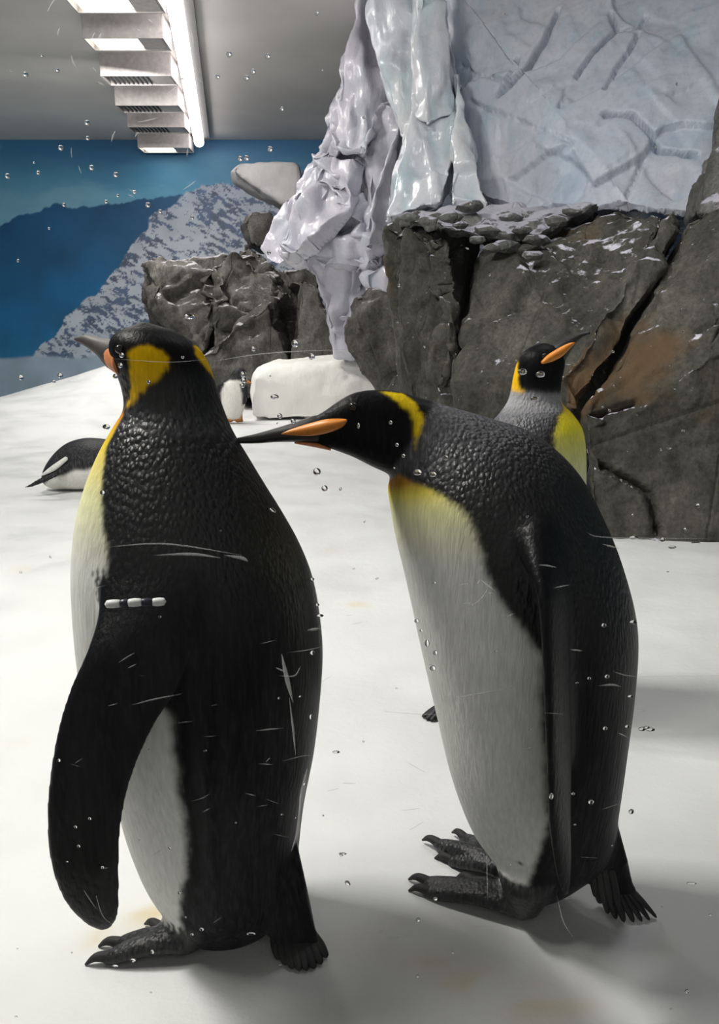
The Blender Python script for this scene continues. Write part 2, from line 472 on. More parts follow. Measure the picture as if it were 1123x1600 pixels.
# ================================================================== LAMPS
M_HOUS = m_plain('lamp_housing', (0.44, 0.41, 0.405), 0.5, 0.4, 0.03, 20)
M_HOUSD = m_plain('lamp_housing_dark', (0.10, 0.10, 0.10), 0.6, 0.3, 0.05, 20)
M_LIT = m_emit('lit_lens', (1.0, 0.98, 0.86), 5.0)
M_TUBE = m_emit('lit_tube', (1.0, 0.93, 0.92), 7.5)
M_UNLIT = m_plain('unlit_lens', (0.30, 0.30, 0.31), 0.4, 0.5, 0.03)
def floodlight(c, w, h, d, lit, label, group=None):
    """box luminaire hung from the ceiling: front plate, underside with lens window and end compartment"""
    c = np.array(c, float)
    e = empty('floodlight', (c[0], c[1], CEIL), label, 'floodlight', group)
    top = CEIL; bot = CEIL - h
    th = 0.015
    mesh_obj('housing', *merge(box_geo((c[0], c[1] - d / 2, (top + bot) / 2), (w, th, h)), box_geo((c[0], c[1] + d / 2, (top + bot) / 2), (w, th, h)),
             box_geo((c[0] - w / 2, c[1], (top + bot) / 2), (th, d, h)), box_geo((c[0] + w / 2, c[1], (top + bot) / 2), (th, d, h)),
             box_geo((c[0], c[1], bot + h * 0.55), (w, d, 0.02))), M_HOUS, e, False)
    lx0, lx1 = c[0] - w * 0.44, c[0] + w * 0.16
    mesh_obj('lens', *box_geo(((lx0 + lx1) / 2, c[1], bot + 0.035), (lx1 - lx0, d * 0.84, 0.02)), M_LIT if lit else M_UNLIT, e, False)
    mesh_obj('control_cover', *box_geo((c[0] + w * 0.32, c[1], bot + 0.02), (w * 0.3, d * 0.92, 0.02)), M_HOUS, e, False)
    if not lit:
        n = 9
        for k in range(n):
            x = lx0 + (lx1 - lx0) * (k + 0.5) / n
            mesh_obj('louvre_slat', *box_geo((x, c[1], bot + 0.015), (0.012, d * 0.86, 0.02)), M_HOUSD, e, False)
    return e
def fixture_at(x0, x1, ytop, ybot, lit, label, group=None):
    """measure a fixture from its front plate"""
    # front plate hangs from the ceiling: its top edge lies on the ceiling plane
    d = ray((x0 + x1) / 2, ytop); Y = d[1] * (CEIL - CAM_H) / d[2]
    a = W(x0, ybot, Y); b = W(x1, ybot, Y)
    floodlight(((a[0] + b[0]) / 2, Y + 0.17, 0), b[0] - a[0], CEIL - a[2], 0.34, lit, label, group)
fixture_at(100, 243, -45, -4, True, 'lit box floodlight hung first in the row beside the tube light', 'box floodlights')
fixture_at(130, 254, 17, 60, True, 'lit box floodlight hung second in the row beside the tube light', 'box floodlights')
fixture_at(158, 267, 82, 119, False, 'unlit box floodlight with dark louvres hung right behind the second lit one', 'box floodlights')
fixture_at(181, 278, 132, 165, False, 'unlit box floodlight in the middle of three unlit louvred ones', 'box floodlights')
fixture_at(200, 288, 172, 199, False, 'unlit box floodlight with dark louvres next to the last lit one', 'box floodlights')
fixture_at(216, 295, 205, 231, True, 'lit box floodlight at the mural end of the row', 'box floodlights')
floodlight((KEY_POS[0], KEY_POS[1], 0), 0.75, 0.30, 0.5, True, 'lit box floodlight overhead on the ceiling above the king penguins')
floodlight((FRONT_FILL_POS[0], FRONT_FILL_POS[1], 0), 0.75, 0.30, 0.4, True, 'unseen box floodlight added as front fill on the ceiling close behind the viewing window')  # unseen housing, added for the front fill lamp
# long tube light along the row
def ceil_pt(px, py, z):
    d = ray(px, py); return np.array([0, 0, CAM_H]) + d * ((z - CAM_H) / d[2])
ta = ceil_pt(272, 0, CEIL - 0.12); tb = ceil_pt(311, 222, CEIL - 0.12)
dirv = (tb - ta); L0 = np.linalg.norm(dirv); dirv /= L0
ta2 = ta - dirv * 1.2
side = np.cross(dirv, [0, 0, 1.0])
tl = empty('tube_light', ((ta2 + tb) / 2 * np.array([1, 1, 0]) + np.array([0, 0, CEIL])), 'long lit fluorescent tube light running along the ceiling beside the box floodlights', 'light')
Rm = np.stack([dirv, side, [0, 0, 1]], 1)
Ltot = np.linalg.norm(tb - ta2); mid = (ta2 + tb) / 2
mesh_obj('housing', *box_geo(mid + np.array([0, 0, 0.085]) + side * 0.04, (Ltot + 0.3, 0.24, 0.05), Rm), m_plain('tube_housing', (0.10, 0.10, 0.10), 0.6, 0.3, 0.03), tl, False)
nseg = 6
for k in range(nseg):
    p0 = ta2 + dirv * (Ltot * k / nseg + 0.012); p1 = ta2 + dirv * (Ltot * (k + 1) / nseg - 0.012)
    mesh_obj('tube', *tube_geo([p0, (p0 + p1) / 2, p1], [0.075] * 3, 16, 6), M_TUBE, tl)

# ================================================================== ROCKS AND ICE
def grooves(V, N, lines, amp):
    """open the visible cracks as real grooves; lines are (points, width px, relative depth)"""
    pp = project(V); view = V - np.array([0, 0, CAM_H]); facing = (N * view).sum(1) < 0
    out = np.zeros(len(V))
    for pts, wpx, dep in lines:
        pts = np.array(pts, float); best = np.full(len(V), 1e9)
        wob = 3.0 * vnoise(V * 9, 77)
        for a, b in zip(pts[:-1], pts[1:]):
            ab = b - a; tt = np.clip(((pp - a) @ ab) / (ab @ ab), 0, 1)
            best = np.minimum(best, np.linalg.norm(pp - a - tt[:, None] * ab, axis=1))
        best = np.maximum(best + wob * 0.6, 0)
        out = np.maximum(out, dep * (1 - sstep(0.25 * wpx, wpx, best)) * facing)
    return out * amp
def chunk(name, hulls, vox, mat, parent=None, back=0.7, fac=((2.2, 0.10), (6.0, 0.03)), fb=(9, 0.012), smooth_it=1, lines=(), gamp=0.05, seed=1, aniso=(1, 1, 1), presm=0, stretch=0.0, shade=True):
    geos = []
    for h in hulls:
        pts = [W(*p[:3]) for p in h]
        bk = []
        for p in pts: bk.append(p + np.array([p[0] / p[1] * back, back, 0.0]))
        geos.append(hull_geo(pts + bk))
    V, Fc = merge(*geos)
    V, Fc, E = voxel(V, Fc, vox)
    if presm: V = laplace(V, E, presm)
    N = vnormals(V, Fc)
    an = np.array(aniso)
    d = np.zeros(len(V))
    q = V + 0.15 * np.stack([fbm(V * 1.7 + 5, 2, seed + 3), fbm(V * 1.7 + 9, 2, seed + 4), fbm(V * 1.7 + 17, 2, seed + 5)], 1)
    q = q @ np.array([[1, 0, -stretch], [0, 1, 0], [stretch, 0, 1]])
    for k, (s, a) in enumerate(fac):
        d -= 0.5 * a * (facets(q * s * an, seed + 10 * k, 1.5, 0.35) - 0.75)
        d += 0.25 * a * (facets(q * s * 1.3 * an + 31, seed + 10 * k + 5, 1.3, 0.4) - 0.5)
    d += fb[1] * fbm(V * fb[0], 4, seed + 50)
    if lines: d -= grooves(V, N, lines, gamp)
    V = V + N * d[:, None]
    if smooth_it: V = laplace(V, E, smooth_it, 0.4)
    V[:, 2] = np.minimum(V[:, 2], CEIL + 0.02)
    o = mesh_obj(name, V, Fc, mat, parent, shade)
    return o

M_ROCK = m_rock('grey_rock', (0.034, 0.033, 0.026), (0.095, 0.091, 0.077), 0.14, rust=0.7)
M_ROCK_L = m_rock('frosted_ledge_rock', (0.08, 0.079, 0.074), (0.17, 0.17, 0.165), 0.36, (0.42, 0.41, 0.47))
M_ROCK_D = m_rock('dark_brown_rock', (0.040, 0.037, 0.033), (0.115, 0.108, 0.10), 0.20, (0.34, 0.33, 0.35), scale=0.8)
M_ICE = m_ice('moulded_ice', (0.47, 0.455, 0.52), (0.54, 0.53, 0.59), (0.37, 0.42, 0.49), 0.22)
M_ICE_W = m_ice('painted_ice_wall', (0.46, 0.50, 0.585), (0.56, 0.565, 0.62), (0.36, 0.46, 0.56), 0.4, 0.4)
M_SNOWB = m_ice('snow_block', (0.84, 0.82, 0.78), (0.80, 0.79, 0.76), (0.78, 0.78, 0.77), 0.7, 0.12)

# --- big rock cliff at the right -------------------------------------
cliff = empty('rock_cliff', (1.1, 4.0, 0), 'tall grey-brown rock cliff rising beside the ice wall, cracked near its foot', 'rock')
A = [[(603, 348, 5.05), (640, 326, 5.35), (760, 332, 5.3), (690, 352, 4.75), (606, 440, 4.95), (628, 560, 4.85), (652, 640, 4.75), (690, 660, 4.45), (705, 470, 4.5), (640, 770, 4.6), (720, 790, 4.3)]]
chunk('rock_block', A, 0.022, M_ROCK, cliff, 0.9, ((2.0, 0.12), (5.5, 0.055), (10, 0.025)), seed=3, aniso=(1.5, 1.5, 0.55),
      lines=[([(735, 370), (705, 430), (690, 500)], 6, 1), ([(665, 360), (668, 470), (650, 560)], 5, 0.6)])
B = [[(692, 590, 4.35), (700, 700, 4.25), (800, 478, 4.35), (745, 395, 4.75), (830, 385, 4.8), (960, 305, 4.8), (1045, 330, 4.45), (1000, 420, 4.15), (900, 560, 3.95), (885, 640, 3.85), (905, 815, 3.72), (720, 800, 4.1)]]
chunk('rock_block', B, 0.022, M_ROCK, cliff, 0.9, ((1.3, 0.10), (4.0, 0.05), (9, 0.022)), seed=8, stretch=0.5, aniso=(1, 1, 0.8),
      lines=[([(692, 560), (745, 500), (800, 470), (830, 430)], 6, 0.9), ([(830, 520), (890, 455), (960, 400)], 5, 0.5)])
E_ = [[(1050, 322, 4.2), (1012, 400, 3.98), (930, 500, 3.78), (872, 590, 3.66), (890, 650, 3.62), (960, 560, 3.72), (1035, 420, 3.95), (1065, 345, 4.15)]]
chunk('rock_block', E_, 0.02, M_ROCK, cliff, 0.6, ((2.2, 0.06), (6, 0.03)), seed=14, stretch=0.6)
Cc = [[(1062, 335, 4.15), (1125, 300, 4.0), (1210, 260, 3.9), (1010, 480, 3.8), (958, 560, 3.68), (903, 645, 3.6), (918, 700, 3.52), (925, 860, 3.46), (1020, 868, 3.40), (1130, 878, 3.34), (1290, 890, 3.32), (1290, 480, 3.5), (1100, 560, 3.46), (1010, 620, 3.5)]]
chunk('rock_block', Cc, 0.016, M_ROCK, cliff, 0.9, ((1.2, 0.08), (4.0, 0.035), (10, 0.018)), seed=21, stretch=0.4, gamp=0.09, fb=(9, 0.010),
      lines=[([(902, 668), (915, 648), (945, 632), (985, 621)], 6, 0.9), ([(908, 700), (925, 722), (960, 740), (990, 756), (1017, 775), (1022, 800), (1030, 836)], 6, 1.0), ([(1123, 485), (1085, 500)], 4, 0.5), ([(1110, 520), (1130, 500)], 4, 0.4)])
D = [[(1072, 330, 4.4), (1085, 275, 4.5), (1108, 195, 4.6), (1128, 130, 4.7), (1290, 90, 4.6), (1290, 340, 4.15), (1123, 345, 4.15)]]
chunk('rock_block', D, 0.024, M_ROCK_L, cliff, 0.6, ((2.5, 0.09), (7, 0.035)), seed=27)
Fr = [[(1255, -120, 4.9), (1700, -120, 4.6), (2050, -60, 4.6), (2050, 600, 3.6), (2050, 890, 3.4), (1600, 880, 3.3), (1255, 885, 3.4), (1245, 500, 3.6), (1250, 250, 4.2)]]
chunk('rock_block', Fr, 0.03, M_ROCK, cliff, 0.9, ((1.2, 0.12), (4.0, 0.05)), seed=29, stretch=0.4)
Lg = [[(615, 348, 4.98), (650, 318, 5.3), (760, 318, 5.5), (850, 335, 5.2), (935, 318, 5.0), (845, 375, 4.75), (775, 378, 4.72), (700, 358, 4.72)]]
chunk('rock_ledge', Lg, 0.02, M_ROCK_L, cliff, 0.8, ((4, 0.07), (10, 0.03)), seed=33)
for k, (px, py, Y, r) in enumerate([(668, 345, 4.75, .05), (705, 340, 4.78, .06), (735, 322, 5.0, .07), (760, 360, 4.7, .06), (790, 385, 4.62, .07), (815, 360, 4.75, .05), (840, 375, 4.68, .06), (770, 388, 4.6, .05),
                                   (868, 345, 4.75, .06), (895, 330, 4.75, .05), (640, 340, 4.9, .05), (720, 352, 4.7, .04), (800, 340, 4.95, .06), (830, 400, 4.55, .05), (745, 375, 4.66, .04)]):
    c = W(px, py, Y); rr = np.random.default_rng(k)
    r *= 0.8
    pts = [c + r * np.array([rr.uniform(1.2, 1.8), 1, rr.uniform(0.5, 0.8)]) * (lambda a: a / np.linalg.norm(a))(rr.normal(size=3)) * rr.uniform(0.8, 1.1) for _ in range(60)]
    v, f = hull_geo(pts)
    mesh_obj('ledge_stone', v, f, M_ROCK_L, cliff, False)

# --- boulders ---------------------------------------------------------
o = chunk('boulder', [[(600, 612, 5.5), (612, 585, 5.5), (645, 560, 5.5), (660, 575, 5.4), (665, 640, 5.3), (620, 700, 5.4), (655, 720, 5.2)]], 0.02, M_ROCK, None, 0.35, ((3, 0.07), (8, 0.03)), seed=41)
tag(o, 'small boulder with a snow patch at the foot of the rock cliff', 'rock')
o = chunk('boulder', [[(535, 500, 7.4), (552, 455, 7.5), (580, 440, 7.6), (625, 450, 7.3), (640, 560, 7.2), (560, 585, 7.4), (540, 545, 7.4), (620, 640, 7.3)]], 0.035, M_ROCK_D, None, 0.6, ((2, 0.12), (6, 0.05)), seed=43)
tag(o, 'brown boulder dusted with snow wedged between the ice column and the rock cliff', 'rock')
o = chunk('boulder', [[(372, 345, 10.9), (392, 325, 10.9), (425, 325, 10.9), (440, 360, 10.8), (430, 400, 10.8), (385, 385, 10.8), (378, 365, 10.9)]], 0.05, M_ROCK_D, None, 0.5, ((1.6, 0.10), (5, 0.05)), seed=47)
tag(o, 'small brown boulder perched on top of the dark outcrop against the painted mountain', 'rock')
o = chunk('ice_ledge', [[(357, 262, 10.6), (372, 247, 10.6), (420, 246, 10.5), (470, 250, 10.4), (480, 330, 10.4), (440, 322, 10.5), (405, 300, 10.6), (362, 276, 10.6)]], 0.05,
          m_ice('grey_ice', (0.22, 0.215, 0.22), (0.27, 0.26, 0.27), (0.19, 0.19, 0.21), 0.6), None, 0.6, ((1.2, 0.06), (4, 0.02)), seed=49, presm=1)
tag(o, 'rounded grey ice ledge jutting out behind the ice column above the brown boulder', 'ice')

# --- dark outcrop behind the left penguin -------------------------------
out = empty('rock_outcrop', (-1.6, 10.2, 0.3), 'jagged dark brown rock outcrop with frosted ledges in front of the mural', 'rock')
chunk('rock_block', [[(214, 408, 10.2), (246, 391, 10.3), (300, 402, 10.2), (335, 420, 10.0), (352, 470, 9.8), (330, 540, 9.8), (300, 600, 9.9), (236, 520, 10.1), (216, 462, 10.2), (240, 470, 9.9)]], 0.035, M_ROCK_D, out, 0.7, ((1.5, 0.22), (4, 0.11), (10, 0.05)), seed=52, stretch=0.5, aniso=(0.8, 1, 1.5))
chunk('rock_block', [[(318, 412, 9.9), (350, 392, 10.0), (392, 372, 10.1), (430, 398, 10.0), (452, 425, 9.9), (440, 500, 9.6), (400, 560, 9.7), (330, 590, 9.8), (318, 470, 9.7)]], 0.035, M_ROCK_D, out, 0.7, ((1.5, 0.24), (4, 0.11), (10, 0.05)), seed=55, stretch=0.5, aniso=(0.8, 1, 1.5),
      lines=[([(330, 430), (375, 480), (420, 500)], 5, 1.0), ([(345, 520), (390, 540)], 4, 1.0)], gamp=0.12)
chunk('rock_block', [[(300, 560, 9.6), (350, 520, 9.5), (420, 470, 9.5), (446, 440, 9.8), (452, 560, 9.5), (440, 620, 9.5), (330, 640, 9.6)]], 0.035, M_ROCK_D, out, 0.5, ((1.7, 0.18), (5, 0.09), (11, 0.04)), seed=58, stretch=0.3)
chunk('rock_block', [[(468, 430, 9.6), (500, 445, 9.5), (522, 500, 9.3), (530, 570, 9.3), (490, 600, 9.4), (452, 600, 9.5), (450, 560, 9.5), (462, 500, 9.5)]], 0.03, M_ROCK_D, out, 0.5, ((1.8, 0.12), (5, 0.05)), seed=61)
chunk('rock_block', [[(440, 420, 9.9), (470, 412, 9.8), (500, 430, 9.7), (498, 460, 9.7), (470, 450, 9.8), (448, 450, 9.9)]], 0.035, M_ROCK_D, out, 0.5, ((1.8, 0.10), (5, 0.05)), seed=63)

chunk('rock_block', [[(228, 425, 10.5), (300, 410, 10.5), (380, 385, 10.4), (440, 415, 10.3), (500, 440, 10.2), (512, 560, 10.0), (480, 640, 10.0), (300, 640, 10.2), (240, 540, 10.4)]], 0.04, M_ROCK_D, out, 0.5, ((1.6, 0.22), (4, 0.12), (9, 0.05)), seed=65, stretch=0.5, aniso=(0.8, 1, 1.5))
# --- ice column ----------------------------------------------------------
col = empty('ice_column', (-0.1, 8.2, 0.6), 'glossy white moulded ice column hanging in lumpy folds left of the rock cliff', 'ice')
IC = dict(mat=M_ICE, parent=col, fac=((1.5, 0.24), (3.6, 0.10), (8, 0.04)), fb=(5, 0.05), aniso=(1.2, 1.2, 0.75), presm=2, smooth_it=4)
chunk('ice_lobe', [[(572, -60, 7.8), (566, 20, 7.8), (545, 100, 7.8), (500, 158, 7.9), (488, 235, 7.9), (520, 248, 7.7), (570, 250, 7.6), (640, 150, 7.7), (650, -60, 7.9)]], 0.032, back=0.8, seed=71, **IC)
chunk('ice_lobe', [[(490, 205, 8.1), (455, 280, 8.1), (425, 340, 8.2), (409, 388, 8.2), (420, 415, 8.1), (450, 428, 8.0), (490, 400, 7.8), (560, 330, 7.8), (580, 240, 7.9)]], 0.032, back=0.7, seed=75, **IC)
chunk('ice_lobe', [[(500, 330, 8.1), (468, 395, 8.1), (488, 440, 8.2), (505, 500, 8.3), (516, 548, 8.5), (528, 568, 8.5), (556, 566, 8.5), (562, 500, 8.3), (585, 420, 8.1), (595, 320, 8.0)]], 0.032, back=0.4, seed=79, **IC)
chunk('ice_lobe', [[(540, 230, 7.8), (600, 130, 7.7), (640, 150, 7.6), (612, 300, 7.5), (605, 400, 7.5), (570, 420, 7.7), (545, 340, 7.8)]], 0.032, back=0.5, seed=83, **IC)
chunk('ice_lobe', [[(562, 420, 7.5), (600, 400, 7.4), (618, 410, 7.4), (622, 465, 7.4), (600, 470, 7.4), (566, 472, 7.5), (560, 445, 7.5)]], 0.032, back=0.4, seed=87, **IC)
chunk('ice_lobe', [[(575, -60, 8.3), (720, -60, 8.3), (735, 200, 8.2), (640, 340, 8.0), (625, 440, 7.9), (575, 465, 8.0), (530, 520, 8.4), (500, 400, 8.3), (470, 330, 8.4), (510, 200, 8.3)]], 0.032, back=0.5, seed=89, **IC)
chunk('ice_lobe', [[(440, 300, 8.1), (500, 230, 8.0), (560, 250, 7.9), (600, 330, 7.8), (612, 420, 7.7), (590, 440, 7.7), (545, 430, 7.9), (500, 440, 8.1), (450, 400, 8.15)]], 0.032, back=0.5, seed=90, **IC)
# twisted curtain of ice that reaches the ledge
cur = empty('ice_curtain', (0.6, 5.9, 1.9), 'twisted glossy ice curtain draped down onto the rock ledge', 'ice')
IC2 = dict(mat=m_ice('curtain_ice', (0.56, 0.58, 0.64), (0.66, 0.67, 0.70), (0.36, 0.50, 0.56), 0.2), parent=cur, fac=((2.0, 0.09), (5, 0.04)), fb=(6, 0.025), aniso=(1.6, 1.6, 0.5), presm=3, smooth_it=3)
chunk('ice_fold', [[(640, -60, 6.0), (705, -60, 6.0), (712, 80, 5.9), (722, 180, 5.9), (668, 200, 5.75), (632, 180, 5.9), (648, 60, 5.9)]], 0.024, back=0.5, seed=91, **IC2)
chunk('ice_fold', [[(636, 130, 5.9), (622, 200, 5.9), (602, 290, 5.8), (596, 345, 5.7), (650, 330, 5.6), (690, 320, 5.5), (722, 240, 5.7), (724, 160, 5.9)]], 0.024, back=0.5, seed=93, **IC2)
chunk('ice_fold', [[(712, 100, 5.9), (732, 200, 5.7), (742, 250, 5.6), (768, 310, 5.4), (770, 325, 5.35), (700, 325, 5.35), (690, 300, 5.45), (720, 220, 5.7)]], 0.022, back=0.4, seed=95, **IC2)
chunk('ice_fold', [[(564, -60, 7.0), (670, -60, 6.9), (672, 60, 6.8), (650, 230, 6.9), (622, 200, 7.0), (596, 100, 7.0), (574, 30, 7.1)]], 0.03, back=0.4, seed=97, **IC2)

# --- painted ice wall above the ledge --------------------------------------
IW = [[(660, -90, 6.6), (670, 120, 6.5), (690, 220, 6.3), (715, 310, 6.0), (790, 335, 5.6), (900, 300, 5.4), (1000, 330, 5.0), (1085, 340, 4.9), (1150, 200, 5.2), (1290, 120, 5.2), (1290, -90, 5.6), (1000, -90, 6.1), (870, 120, 5.9), (1000, 180, 5.5)]]
o = chunk('ice_wall', IW, 0.0155, M_ICE_W, None, 0.5, ((0.9, 0.12), (2.6, 0.035)), fb=(3, 0.03), seed=101, stretch=0.5, presm=2, smooth_it=1, gamp=0.13,
          lines=[([(872, -10), (850, 35), (822, 75), (790, 115), (770, 140)], 4.3, 1.0), ([(805, 62), (788, 100), (768, 138)], 3.1, 0.8), ([(955, 0), (965, 26), (945, 45), (920, 72), (900, 100)], 3.7, 0.9), ([(1000, 30), (985, 60), (965, 85), (945, 125)], 3.1, 0.7), ([(885, 120), (876, 152)], 3.7, 0.6),
                 ([(945, 165), (990, 172), (1015, 195), (1030, 218), (1060, 222), (1090, 228)], 4.3, 1.0), ([(700, 95), (740, 105), (775, 118)], 3.1, 0.4), ([(725, 155), (800, 180), (890, 218)], 2.5, 0.35), ([(1005, 235), (990, 270), (975, 300)], 3.1, 0.5), ([(1010, 0), (1000, 20), (965, 28)], 2.5, 0.6)])
tag(o, 'pale blue painted ice wall with diagonal cracks above the rock ledge', 'ice')

# --- snow block behind the penguins ------------------------------------------
o = chunk('snow_block', [[(392, 590, 8.5), (402, 574, 8.6), (440, 564, 8.7), (612, 552, 8.7), (690, 560, 8.7), (700, 666, 8.5), (392, 655, 8.5), (390, 630, 8.5)]], 0.035, M_SNOWB, None, 0.9, ((1.5, 0.05), (4, 0.02)), fb=(3, 0.02), seed=111, presm=2)
tag(o, 'long white snow block with a steep face below the ice column', 'snow')

# ================================================================== PENGUINS
def WN(px, py, D, n):
    """point seen at a picture position, D metres out along the horizontal direction n"""
    d = ray(px, py); o = np.array([0, 0, CAM_H])
    return o + d * (D / (d @ n))
def loft_param(rings, nrm, n=150, m=96):
    W = lambda x, y, D: WN(x, y, D, nrm)
    D = []
    for (lx, ly, rx, ry, Y, ratio) in rings:
        D.append(np.concatenate([W(lx, ly, Y), W(rx, ry, Y), [ratio]]))
    D = catmull(np.array(D), n)
    PL, PR, ra = D[:, :3], D[:, 3:6], D[:, 6]
    C = (PL + PR) / 2
    T = np.gradient(C, axis=0); T /= np.linalg.norm(T, axis=1)[:, None]
    U = PR - PL; a = np.linalg.norm(U, axis=1) / 2; U = U / (2 * a)[:, None]
    Wd = np.tile(-np.asarray(nrm), (n, 1)); Wd = Wd - (Wd * U).sum(1)[:, None] * U; Wd /= np.linalg.norm(Wd, axis=1)[:, None]
    ph = np.linspace(0, 2 * math.pi, m, endpoint=False)
    V = (C[:, None, :] + a[:, None, None] * np.cos(ph)[None, :, None] * U[:, None, :] + (a * ra)[:, None, None] * np.sin(ph)[None, :, None] * Wd[:, None, :])
    s = np.repeat(np.linspace(0, 1, n), m); phi = np.tile(ph, n)
    V = V.reshape(-1, 3)
    Fc = [(i * m + k, i * m + (k + 1) % m, (i + 1) * m + (k + 1) % m, (i + 1) * m + k) for i in range(n - 1) for k in range(m)]
    V = np.vstack([V, C[0] - T[0] * a[0] * 0.35, C[-1] + T[-1] * a[-1] * 0.35])
    s = np.append(s, [0, 1]); phi = np.append(phi, [0, 0])
    e0, e1 = n * m, n * m + 1
    for k in range(m):
        Fc.append((e0, (k + 1) % m, k)); Fc.append((e1, (n - 1) * m + k, (n - 1) * m + (k + 1) % m))
    return V, Fc, s, phi, dict(C=C, T=T, U=U, W=Wd, a=a, ra=ra)
def wrap(a): return (a + math.pi) % (2 * math.pi) - math.pi
def in_poly(x, y, poly):
    r = np.zeros(len(x), bool); n = len(poly)
    for i in range(n):
        x1, y1 = poly[i]; x2, y2 = poly[(i + 1) % n]
        c = ((y1 > y) != (y2 > y)) & (x < (x2 - x1) * (y - y1) / (y2 - y1 + 1e-12) + x1)
        r ^= c
    return r
class Bird:
    def __init__(b, name, base, label, cat='penguin', rings=None, heading=None, vox=0.0032, group=None):
        b.e = empty(name, base, label, cat, group); b.vox = vox
        mx_ = np.mean([(r[0] + r[2]) / 2 for r in rings]); n_ = ray(mx_, 520); n_[2] = 0; b.n = n_ / np.linalg.norm(n_)
        V, Fc, b.s, b.phi, b.fr = loft_param(rings, b.n)
        b.bodyV = V; b.pieces = [(V, Fc, 0)]
        hs, hv = zip(*heading); b.hs, b.hv = np.array(hs), np.radians(np.array(hv))
        N = vnormals(V, Fc)
        view = V - np.array([0, 0, CAM_H])
        sgn = np.sign(np.median((N * (V - V.mean(0))).sum(1)))
        vis = (N * sgn * view).sum(1) < 0
        b.vi = np.where(vis)[0]; b.pp = project(V)[b.vi]
    def W(b, px, py, D): return WN(px, py, D, b.n)
    def head(b, s): return np.interp(s, b.hs, b.hv)
    def sd(b, px, py):
        """body coordinates (along the spine, angle from the front) under a picture point"""
        i = b.vi[np.argmin(((b.pp - np.array([px, py])) ** 2).sum(1))]
        return b.s[i], abs(wrap(b.phi[i] - b.head(b.s[i])))
    def surf(b, px, py):
        i = b.vi[np.argmin(((b.pp - np.array([px, py])) ** 2).sum(1))]; return b.bodyV[i]
    def add(b, geo, tagid): b.pieces.append((np.array(geo[0]), geo[1], tagid))
    def flipper(b, rings):
        """rings: (lead px, trail px, depth of lead, depth of trail, half thickness)"""
        P = []
        for (lx, ly, tx, ty, Y1, Y2, th) in rings: P.append(np.concatenate([b.W(lx, ly, Y1), b.W(tx, ty, Y2), [th]]))
        n, m = 60, 28
        D = catmull(np.array(P), n); A, B_, th = D[:, :3], D[:, 3:6], D[:, 6]
        C = (A + B_) / 2; T = np.gradient(C, axis=0); T /= np.linalg.norm(T, axis=1)[:, None]
        U = (B_ - A); a = np.linalg.norm(U, axis=1) / 2; U /= (2 * a)[:, None]
        Wd = np.cross(U, T); Wd /= np.linalg.norm(Wd, axis=1)[:, None]
        ph = np.linspace(0, 2 * math.pi, m, endpoint=False)
        V = (C[:, None, :] + a[:, None, None] * np.cos(ph)[None, :, None] * U[:, None, :] + th[:, None, None] * (np.sign(np.sin(ph)) * np.abs(np.sin(ph)) ** 0.8)[None, :, None] * Wd[:, None, :]).reshape(-1, 3)
        Fc = [(i * m + k, i * m + (k + 1) % m, (i + 1) * m + (k + 1) % m, (i + 1) * m + k) for i in range(n - 1) for k in range(m)]
        V = np.vstack([V, C[0], C[-1]]); e0, e1 = n * m, n * m + 1
        for k in range(m):
            Fc.append((e0, (k + 1) % m, k)); Fc.append((e1, (n - 1) * m + k, (n - 1) * m + (k + 1) % m))
        b.add((V, Fc), 1)
    def foot(b, ankle, toes, heel, r=0.012, claws=True, matc=None):
        """ankle, toe tips and heel are points in the place"""
        ankle = np.array(ankle); heel = np.array(heel)
        mids = []
        for tp in toes:
            tp = np.array(tp); kn = heel * 0.55 + tp * 0.45 + np.array([0, 0, r * 0.9]); mids.append(heel * 0.3 + tp * 0.7)
            b.add(tube_geo([heel + np.array([0, 0, r * 0.6]), kn, heel * 0.18 + tp * 0.82 + np.array([0, 0, r * 0.35]), tp], [r * 1.25, r * 1.05, r * 0.85, r * 0.55], 12, 26, 0.85), 2)
        web = [heel] + mids
        b.add(hull_geo([p * np.array([1, 1, 0]) + np.array([0, 0, z]) for p in web for z in (r * 0.35, r * 1.05)]), 2)
        b.add(tube_geo([ankle, ankle * 0.45 + heel * 0.55 + np.array([0, 0, 0.01]), heel + np.array([0, 0, r * 0.6])], [r * 2.6, r * 2.1, r * 1.3], 16, 26), 2)
        if claws:
            for tp in toes:
                tp = np.array(tp); d = tp - heel; d[2] = 0; L = np.linalg.norm(d); d /= L
                g = tube_geo([tp - d * r * 0.6 + [0, 0, r * 0.2], tp + d * r * 0.7 + [0, 0, r * 0.3], tp + d * r * 1.6 - [0, 0, r * 0.3]], [r * 0.5, r * 0.36, r * 0.10], 8, 10)
                mesh_obj('claw', *g, matc or M_CLAW, b.e)
    def finish(b, paint, mat=None, smooth=4):
        V, Fc = merge(*[(list(v), f) for v, f, _ in b.pieces])
        X, Fx, E = voxel(V, Fc, b.vox)
        X = laplace(X, E, smooth, 0.5)
        # carry body coordinates over to the joined surface
        src = []; tg = []; S = []; PH = []
        for k, (v, f, tid) in enumerate(b.pieces):
            src.append(v); tg += [tid] * len(v)
            if k == 0: S += list(b.s); PH += list(b.phi)
            else: S += [0.0] * len(v); PH += [0.0] * len(v)
        src = np.vstack(src); kd = KDTree(len(src))
        for i, p in enumerate(src): kd.insert(p, i)
        kd.balance()
        near = [kd.find_n(p, 5) for p in X]
        ix = np.array([[q[1] for q in r] for r in near]); ds = np.array([[q[2] for q in r] for r in near])
        TG = np.array(tg)[ix]; tg = TG[:, 0]
        wt = (TG == tg[:, None]) / (ds + 1e-4); wt /= wt.sum(1)[:, None]
        S = (np.array(S)[ix] * wt).sum(1); PHn = np.array(PH)[ix]
